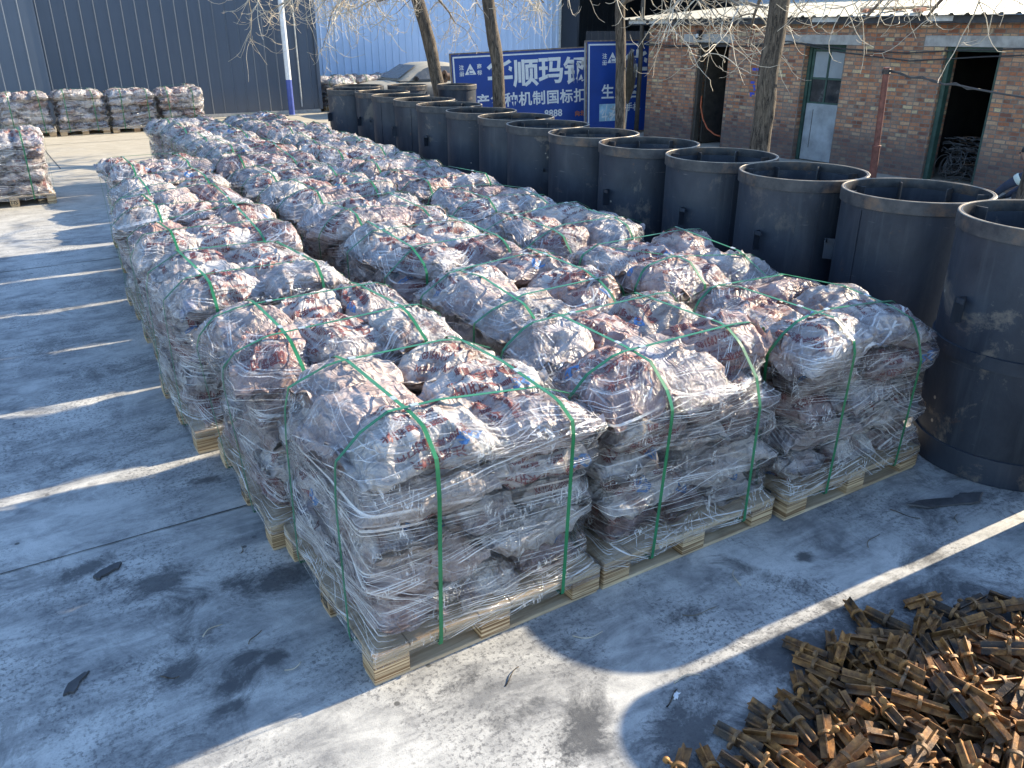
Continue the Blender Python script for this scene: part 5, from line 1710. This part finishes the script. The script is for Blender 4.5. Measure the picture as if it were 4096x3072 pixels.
def bar_mesh():
    L = 0.112
    mb = MB()
    prof = []
    for k in range(4):
        a = k * math.pi / 2 + math.pi / 4
        ca, sa = math.cos(a), math.sin(a)
        t = 0.0026
        r = 0.0300
        prof += [(r * ca + t * sa, r * sa - t * ca), (r * ca - t * sa, r * sa + t * ca)]
        b = a + math.pi / 4
        for f in (-0.5, 0.0, 0.5):
            rr = 0.0080 - 0.0024 * (1 - abs(f) * 2)
            prof.append((rr * math.cos(b + f * 0.55), rr * math.sin(b + f * 0.55)))
    n = len(prof)
    V, F = [], []
    for x in (-L, -L * 0.5, 0, L * 0.5, L):
        for p in prof:
            V.append((x, p[0], p[1]))
    for i in range(4):
        for k in range(n):
            F.append((i * n + k, (i + 1) * n + k, (i + 1) * n + (k + 1) % n, i * n + (k + 1) % n))
    # end caps as a fan
    V += [(-L, 0, 0), (L, 0, 0)]
    for k in range(n):
        F.append((5 * n, k, (k + 1) % n))
        F.append((5 * n + 1, 4 * n + (k + 1) % n, 4 * n + k))
    mb.add(V, F, "rust")
    o = mb.build("bar", None, 35)
    me = o.data
    bpy.data.objects.remove(o)
    c = MB()
    N = 20
    ring = []
    for x, r0 in ((-0.008, 0.0245), (-0.008, 0.0345), (0.008, 0.0345), (0.008, 0.0245)):
        ring.append([(x, r0 * math.cos(2 * math.pi * k / N), r0 * math.sin(2 * math.pi * k / N)) for k in range(N)])
    V = [p for rg in ring for p in rg]
    F = []
    for i in range(4):
        j = (i + 1) % 4
        for k in range(N):
            F.append((i * N + k, i * N + (k + 1) % N, j * N + (k + 1) % N, j * N + k))
    c.add(V, F, "rust")
    c.box((0, 0.043, 0), (0.012, 0.026, 0.014), "rust", None, 0.002)
    c.lathe([(0.0, -0.006), (0.015, -0.006), (0.0165, 0.0), (0.015, 0.006), (0.0, 0.006)], "rust", 14, (0, 0.060, 0), 'X')
    o = c.build("collar", None, 35)
    cm = o.data
    bpy.data.objects.remove(o)
    return me, cm


BAR, COLLAR = bar_mesh()
for i in range(0, len(PILE), 6):
    x, y, z, a, b, c = PILE[i:i + 6]
    o = bpy.data.objects.new("casting_bar", BAR)
    COL.objects.link(o)
    px_ = 1.47 + 0.93 * (x / 1000 - 1.453)
    o.location = (px_, 0.90 + 0.84 * (y / 1000 - 1.115) + 0.35 * max(0.0, 2.0 - px_), z / 1000 * 0.84)
    o.rotation_euler = (a / 100, b / 100, c / 100)
    o.scale = (0.84, 0.84, 0.84)
    tag(o, "rusty cross-section cast bar with a collar, lying in the heap on the concrete", "casting", "rusty castings in the heap")
    k = bpy.data.objects.new("collar", COLLAR)
    COL.objects.link(k)
    k.parent = o

# ------------------------------------------------------------------ parked car (nose towards -x)
car = empty("parked_car", (11.55, 24.25, 0), R_(2), "dusty grey saloon car parked before the pale blue wall", "car")


def loft(secs, mat, close=True):
    mb = MB()
    n = len(secs[0])
    V = [p for s in secs for p in s]
    F = []
    for i in range(len(secs) - 1):
        for k in range(n - 1 + (1 if close else 0)):
            k2 = (k + 1) % n
            F.append((i * n + k, (i + 1) * n + k, (i + 1) * n + k2, i * n + k2))
    F.append(tuple(range(n)))
    F.append(tuple(range((len(secs) - 1) * n, len(secs) * n))[::-1])
    mb.add(V, F, mat)
    return mb


def sec(x, zt, hw, zb=0.22):
    return [(x, -hw * 0.92, zb), (x, -hw, zb + 0.18), (x, -hw, zt - 0.22), (x, -hw * 0.965, zt - 0.07), (x, -hw * 0.82, zt), (x, 0, zt + 0.03), (x, hw * 0.82, zt), (x, hw * 0.965, zt - 0.07), (x, hw, zt - 0.22), (x, hw, zb + 0.18), (x, hw * 0.92, zb)]


body = loft([sec(-2.20, 0.58, 0.66, 0.30), sec(-2.12, 0.70, 0.78, 0.24), sec(-1.75, 0.80, 0.85), sec(-1.2, 0.89, 0.87), sec(-0.72, 0.955, 0.87), sec(0.2, 0.96, 0.875), sec(1.2, 0.97, 0.87), sec(1.75, 0.99, 0.85), sec(2.15, 0.95, 0.80), sec(2.25, 0.70, 0.72, 0.30)], "car")
body.build("body", car, 50)


def gsec(x, z, wb, wt, zb=0.95):
    return [(x, -wb, zb), (x, -(wb * 0.45 + wt * 0.55), zb + (z - zb) * 0.55), (x, -wt, z - 0.055), (x, -wt * 0.82, z - 0.008), (x, 0, z + 0.015), (x, wt * 0.82, z - 0.008), (x, wt, z - 0.055), (x, wb * 0.45 + wt * 0.55, zb + (z - zb) * 0.55), (x, wb, zb)]


cab = loft([gsec(-0.88, 0.975, 0.76, 0.74), gsec(-0.55, 1.16, 0.80, 0.70), gsec(-0.15, 1.37, 0.81, 0.63), gsec(0.15, 1.435, 0.81, 0.60), gsec(0.7, 1.45, 0.81, 0.59), gsec(1.15, 1.40, 0.80, 0.59), gsec(1.5, 1.24, 0.78, 0.62), gsec(1.95, 1.0, 0.72, 0.68)], "car")
cab.build("roof", car, 50)
w = MB()
w.add([(-0.85, -0.62, 1.005), (-0.85, 0.62, 1.005), (-0.20, 0.53, 1.365), (-0.20, -0.53, 1.365)], [(0, 1, 2, 3)], "car_glass")
w.v = [(p[0] - 0.012, p[1], p[2] + 0.012) for p in w.v]
w.build("windscreen", car)
for s in (-1, 1):
    for nm, poly in (("side_window", [(-0.50, 0.985), (-0.05, 1.27), (0.18, 1.335), (0.42, 1.345), (0.46, 0.985)]), ("side_window", [(0.53, 0.985), (0.50, 1.345), (0.95, 1.325), (1.32, 1.22), (1.42, 0.995)])):
        w = MB()
        V = []
        for x, z in poly:
            t = (z - 0.95) / 0.5
            V.append((x, s * (0.842 - 0.20 * t), z))
        w.add(V, [tuple(range(len(V)))[::s]], "car_glass")
        w.build(nm, car)
    w = MB()
    w.box((-0.42, s * 0.95, 1.02), (0.12, 0.20, 0.13), "black", None, 0.035)
    w.build("mirror", car, 60)
    w = MB()
    w.box((-2.06, s * 0.58, 0.63), (0.20, 0.34, 0.13), "lamp", None, 0.03)
    w.build("headlight", car, 60)
    for x in (-1.35, 1.35):
        w = MB()
        w.lathe([(0.20, -0.10), (0.30, -0.11), (0.325, -0.08), (0.325, 0.08), (0.30, 0.11), (0.20, 0.10)], "tyre", 32, (x, s * 0.79, 0.325), 'Y')
        wh = w.build("wheel", car, 50)
        w = MB()
        w.lathe([(0.0, s * 0.075), (0.07, s * 0.085), (0.17, s * 0.07), (0.20, s * 0.10), (0.20, s * 0.02)], "chrome", 20, (x, s * 0.79, 0.325), 'Y')
        w.build("rim", wh, 50)
w = MB()
w.box((-2.2, 0, 0.42), (0.08, 1.3, 0.16), "black", None, 0.02)
w.build("grille", car)


# ------------------------------------------------------------------ squatting worker at the right edge
def skin_body(name, joints, bones, mats, sub=2):
    me = bpy.data.meshes.new(name)
    keys = list(joints)
    me.from_pydata([joints[k][0] for k in keys], [(keys.index(a), keys.index(b)) for a, b in bones], [])
    o = bpy.data.objects.new(name, me)
    COL.objects.link(o)
    md = o.modifiers.new("skin", 'SKIN')
    for i, k in enumerate(keys):
        sv_ = me.skin_vertices[0].data[i]
        r = joints[k][1]
        sv_.radius = r if isinstance(r, tuple) else (r, r)
        sv_.use_root = (i == 0)
    md.use_smooth_shade = True
    ss = o.modifiers.new("sub", 'SUBSURF')
    ss.levels = ss.render_levels = sub
    dg = bpy.context.evaluated_depsgraph_get()
    m2 = bpy.data.meshes.new_from_object(o.evaluated_get(dg))
    bpy.data.objects.remove(o)
    m2.materials.clear()
    for mt in mats:
        m2.materials.append(MT[mt])
    m2.polygons.foreach_set("use_smooth", [True] * len(m2.polygons))
    o = bpy.data.objects.new(name, m2)
    COL.objects.link(o)
    return o


PX, PY = 11.0, 5.16
# local: +y is towards the drum row end that the picture shows on the left, -x towards the camera
J = {
    "pelvis": ((0.02, -0.10, 0.36), (0.15, 0.13)), "waist": ((0.0, -0.02, 0.50), (0.14, 0.12)), "chest": ((-0.01, 0.12, 0.66), (0.17, 0.13)), "neckb": ((-0.01, 0.20, 0.78), (0.085, 0.08)),
    "neck": ((-0.01, 0.25, 0.83), (0.058, 0.058)), "head": ((-0.02, 0.30, 0.92), (0.088, 0.10)), "crown": ((-0.02, 0.30, 1.02), (0.075, 0.08)),
    "sh_l": ((-0.19, 0.17, 0.71), 0.078), "el_l": ((-0.24, 0.37, 0.56), 0.056), "wr_l": ((-0.17, 0.52, 0.42), 0.040), "pa_l": ((-0.155, 0.565, 0.385), (0.042, 0.026)), "pe_l": ((-0.15, 0.60, 0.355), (0.040, 0.020)),
    "sh_r": ((0.17, 0.17, 0.71), 0.078), "el_r": ((0.24, 0.36, 0.52), 0.056), "wr_r": ((0.12, 0.50, 0.38), 0.040), "pa_r": ((0.09, 0.545, 0.355), (0.042, 0.026)), "pe_r": ((0.07, 0.575, 0.33), (0.040, 0.020)),
    "hip_l": ((-0.12, -0.08, 0.33), 0.105), "kn_l": ((-0.21, 0.28, 0.47), 0.070), "an_l": ((-0.17, 0.06, 0.10), 0.050), "to_l": ((-0.18, 0.24, 0.045), (0.050, 0.038)),
    "hip_r": ((0.14, -0.08, 0.33), 0.105), "kn_r": ((0.22, 0.28, 0.45), 0.070), "an_r": ((0.18, 0.06, 0.10), 0.050), "to_r": ((0.19, 0.24, 0.045), (0.050, 0.038)),
}
B_ = [("pelvis", "waist"), ("waist", "chest"), ("chest", "neckb"), ("neckb", "neck"), ("neck", "head"), ("head", "crown"), ("pelvis", "hip_l"), ("hip_l", "kn_l"), ("kn_l", "an_l"), ("an_l", "to_l"),
      ("pelvis", "hip_r"), ("hip_r", "kn_r"), ("kn_r", "an_r"), ("an_r", "to_r"), ("chest", "sh_l"), ("sh_l", "el_l"), ("el_l", "wr_l"), ("wr_l", "pa_l"), ("pa_l", "pe_l"), ("chest", "sh_r"), ("sh_r", "el_r"), ("el_r", "wr_r"), ("wr_r", "pa_r"), ("pa_r", "pe_r")]
# fingers and thumb on each hand, closed round the thing held
for s, pe, pa in (("l", (-0.15, 0.60, 0.355), (-0.155, 0.565, 0.385)), ("r", (0.07, 0.575, 0.33), (0.09, 0.545, 0.355))):
    for q, (dx, ln) in enumerate(((-0.027, 0.9), (-0.009, 1.0), (0.009, 0.95), (0.027, 0.8))):
        a, b, c = "f%s%da" % (s, q), "f%s%db" % (s, q), "f%s%dc" % (s, q)
        J[a] = ((pe[0] + dx, pe[1] + 0.022 * ln, pe[2] - 0.012), 0.0095)
        J[b] = ((pe[0] + dx, pe[1] + 0.030 * ln, pe[2] - 0.042 * ln), 0.0085)
        J[c] = ((pe[0] + dx, pe[1] + 0.012, pe[2] - 0.062 * ln), 0.0075)
        B_ += [("pe_" + s, a), (a, b), (b, c)]
    a, b = "t%sa" % s, "t%sb" % s
    sg = 1 if s == "l" else -1
    J[a] = ((pa[0] + sg * 0.040, pa[1] + 0.01, pa[2] - 0.018), 0.011)
    J[b] = ((pa[0] + sg * 0.038, pa[1] + 0.034, pa[2] - 0.044), 0.009)
    B_ += [("pa_" + s, a), (a, b)]
person = skin_body("person", J, B_, ["jacket", "trouser", "skin", "glove"])
me = person.data
for p in me.polygons:
    c = p.center
    k = 0
    if c.z < 0.40 and c.y < 0.42:
        k = 1
    if c.z < 0.52 and abs(c.x) > 0.13 and c.y < 0.36 and c.z < 0.50:
        k = 1
    if c.y > 0.505 and c.z < 0.47:
        k = 3
    if c.z > 0.815 and c.y > 0.18 and abs(c.x) < 0.13:
        k = 2
    p.material_index = k
person.location = (PX, PY, 0)
tag(person, "crouching worker in a navy jacket with a pale band, cut by the right edge", "person")
w = MB()
hp = []
for i in range(9):
    a = i / 8 * math.pi * 0.52
    hp.append((0.108 * math.cos(a) + 0.002, 0.115 * math.sin(a)))
V, F = [], []
n = 24
for r, z in hp:
    for k in range(n):
        a = 2 * math.pi * k / n
        V.append((-0.02 + r * math.cos(a) * 0.95, 0.285 + r * math.sin(a), 0.955 + z * 0.95))
for i in range(len(hp) - 1):
    for k in range(n):
        F.append((i * n + k, i * n + (k + 1) % n, (i + 1) * n + (k + 1) % n, (i + 1) * n + k))
w.add(V, F, "hair")
w.build("hair", person, 180)
for nm, dx in (("eye", -0.038), ("eye", 0.036)):
    w = MB()
    w.lathe([(0.0, 0.012), (0.009, 0.008), (0.012, 0.0), (0.0, -0.01)], "hair", 10, (-0.02 + dx, 0.392, 0.935), 'Y')
    w.build(nm, person, 180)
w = MB()
w.tube([(-0.02, 0.385, 0.93), (-0.02, 0.412, 0.905), (-0.02, 0.400, 0.895)], [0.010, 0.016, 0.010], "skin", 8)
w.build("nose", person, 180)
# pale reflective bands on the sleeves
for s, a, b in ((-1, J["sh_l"][0], J["el_l"][0]), (1, J["sh_r"][0], J["el_r"][0])):
    a, b = Vector(a), Vector(b)
    w = MB()
    w.tube([a.lerp(b, 0.30), a.lerp(b, 0.36), a.lerp(b, 0.50), a.lerp(b, 0.56)], [0.070, 0.0765, 0.074, 0.066], "reflective", 20, False)
    w.build("sleeve_band", person, 180)
w = MB()
rr = random.Random(6)
V, F = [], []
for i in range(9):
    for k in range(14):
        a = 2 * math.pi * k / 14
        r = 0.034 * math.sin(math.pi * (i + 0.4) / 8.8) + 0.004
        r *= 1 + 0.35 * noise.noise(Vector((math.cos(a) * 1.6, math.sin(a) * 1.6, i * 0.5)))
        V.append((r * math.cos(a), r * math.sin(a) * 0.8, -0.02 - i * 0.013))
for i in range(8):
    for k in range(14):
        F.append((i * 14 + k, i * 14 + (k + 1) % 14, (i + 1) * 14 + (k + 1) % 14, (i + 1) * 14 + k))
F.append(tuple(range(14)))
F.append(tuple(range(8 * 14, 9 * 14))[::-1])
w.add(V, F, "cloth")
o = w.build("rag", None, 180, (PX - 0.155, PY + 0.60, 0.345))
tag(o, "small white rag held in the gloved hand of the crouching worker", "rag")
w = MB()
w.box((0, 0, 0.12), (0.30, 0.42, 0.24), "tarp", None, 0.01)
w.box((0, 0, 0.255), (0.32, 0.44, 0.03), "galv", None, 0.006)
w.box((-0.155, 0.0, 0.16), (0.012, 0.16, 0.05), "black", None, 0.004)
w.box((0, 0.215, 0.15), (0.10, 0.014, 0.06), "black", None, 0.004)
o = w.build("tool_box", None, None, (PX - 0.05, PY + 0.78, 0.0))
tag(o, "blue and grey metal tool box standing before the crouching worker", "tool box")


# ------------------------------------------------------------------ bits lying on the concrete
def flake(name, x, y, pts, mat, label, cat, group=None, h=0.006, rz=0.0, curl=0.0):
    w = MB()
    fr = random.Random(int(abs(x * 911 + y * 577)))
    fine = []
    for k in range(len(pts)):
        p, q = pts[k], pts[(k + 1) % len(pts)]
        for t in (0.0, 0.33, 0.66):
            fine.append((p[0] + (q[0] - p[0]) * t + fr.uniform(-1, 1) * 0.006, p[1] + (q[1] - p[1]) * t + fr.uniform(-1, 1) * 0.006))
    pts = fine
    n = len(pts)
    V = [(p[0], p[1], 0.003 + curl * p[0] * p[0]) for p in pts] + [(p[0] * 0.97, p[1] * 0.97, 0.003 + h + curl * p[0] * p[0]) for p in pts]
    F = [tuple(range(n))[::-1], tuple(range(n, 2 * n))] + [(k, (k + 1) % n, n + (k + 1) % n, n + k) for k in range(n)]
    w.add(V, F, mat)
    o = w.build(name, None, None, (x, y, 0))
    o.rotation_euler = (0, 0, rz)
    return tag(o, label, cat, group)


flake("scrap_sheet", 3.98, 1.98, [(-0.24, 0.0), (-0.10, 0.045), (0.08, 0.03), (0.15, 0.055), (0.25, 0.02), (0.18, -0.05), (0.02, -0.035), (-0.12, -0.04)], "debris", "bent dark scrap sheet lying at the foot of the tall hooped drum", "scrap", None, 0.008, -0.35, 0.35)
flake("plastic_scrap", 1.80, 1.70, [(-0.026, 0.0), (0.005, 0.013), (0.024, 0.006), (0.015, -0.01), (-0.01, -0.012)], "cloth", "small torn white plastic scrap at the left tip of the heap", "scrap", None, 0.004, 0.4, 1.5)
flake("dirt_clod", 0.055, 3.70, [(-0.07, 0.0), (-0.03, 0.025), (0.03, 0.03), (0.075, 0.02), (0.05, -0.015), (0.0, -0.02), (-0.05, -0.03)], "debris", "flat dark dirt clod on the left of the yard, above the joint", "clod", None, 0.012, 0.3)
flake("dirt_clod", -0.15, 2.98, [(-0.06, -0.01), (-0.02, 0.02), (0.05, 0.03), (0.07, 0.015), (0.01, -0.01), (-0.03, -0.03)], "debris", "dark dirt flake at the lower left corner of the yard", "clod", None, 0.010, 0.5)
rr = random.Random(31)
tw_spots = [(0.38, 3.02, 0.10, 0.4), (0.52, 2.88, 0.09, 1.0), (0.17, 2.83, 0.07, -0.2), (1.72, 2.16, 0.13, -0.3), (2.23, 2.02, 0.16, -0.5), (1.32, 2.12, 0.11, 0.2), (2.55, 2.1, 0.12, 0.9), (3.35, 1.95, 0.16, 0.5), (3.7, 2.02, 0.14, -0.8), (0.60, 2.63, 0.07, 0.3), (0.64, 3.55, 0.05, 1.1), (1.78, 1.70, 0.10, 0.1), (1.90, 1.74, 0.12, -0.4), (3.9, 1.85, 0.10, 0.7)]
for i, (x, y, L, a) in enumerate(tw_spots):
    w = MB()
    pts = [Vector((L * (t - 0.5), 0.18 * L * math.sin(t * 3.0 + i), 0.005 + 0.004 * math.sin(t * 5 + i))) for t in [k / 7 for k in range(8)]]
    w.tube(pts, [0.0026] * 4 + [0.002] * 4, ("twig", "limb", "bark")[i % 3], 5)
    o = w.build("fallen_twig", None, 180, (x, y, 0))
    o.rotation_euler = (0, 0, a)
    tag(o, "short fallen twig lying on the stained concrete", "twig", "fallen twigs on the concrete")
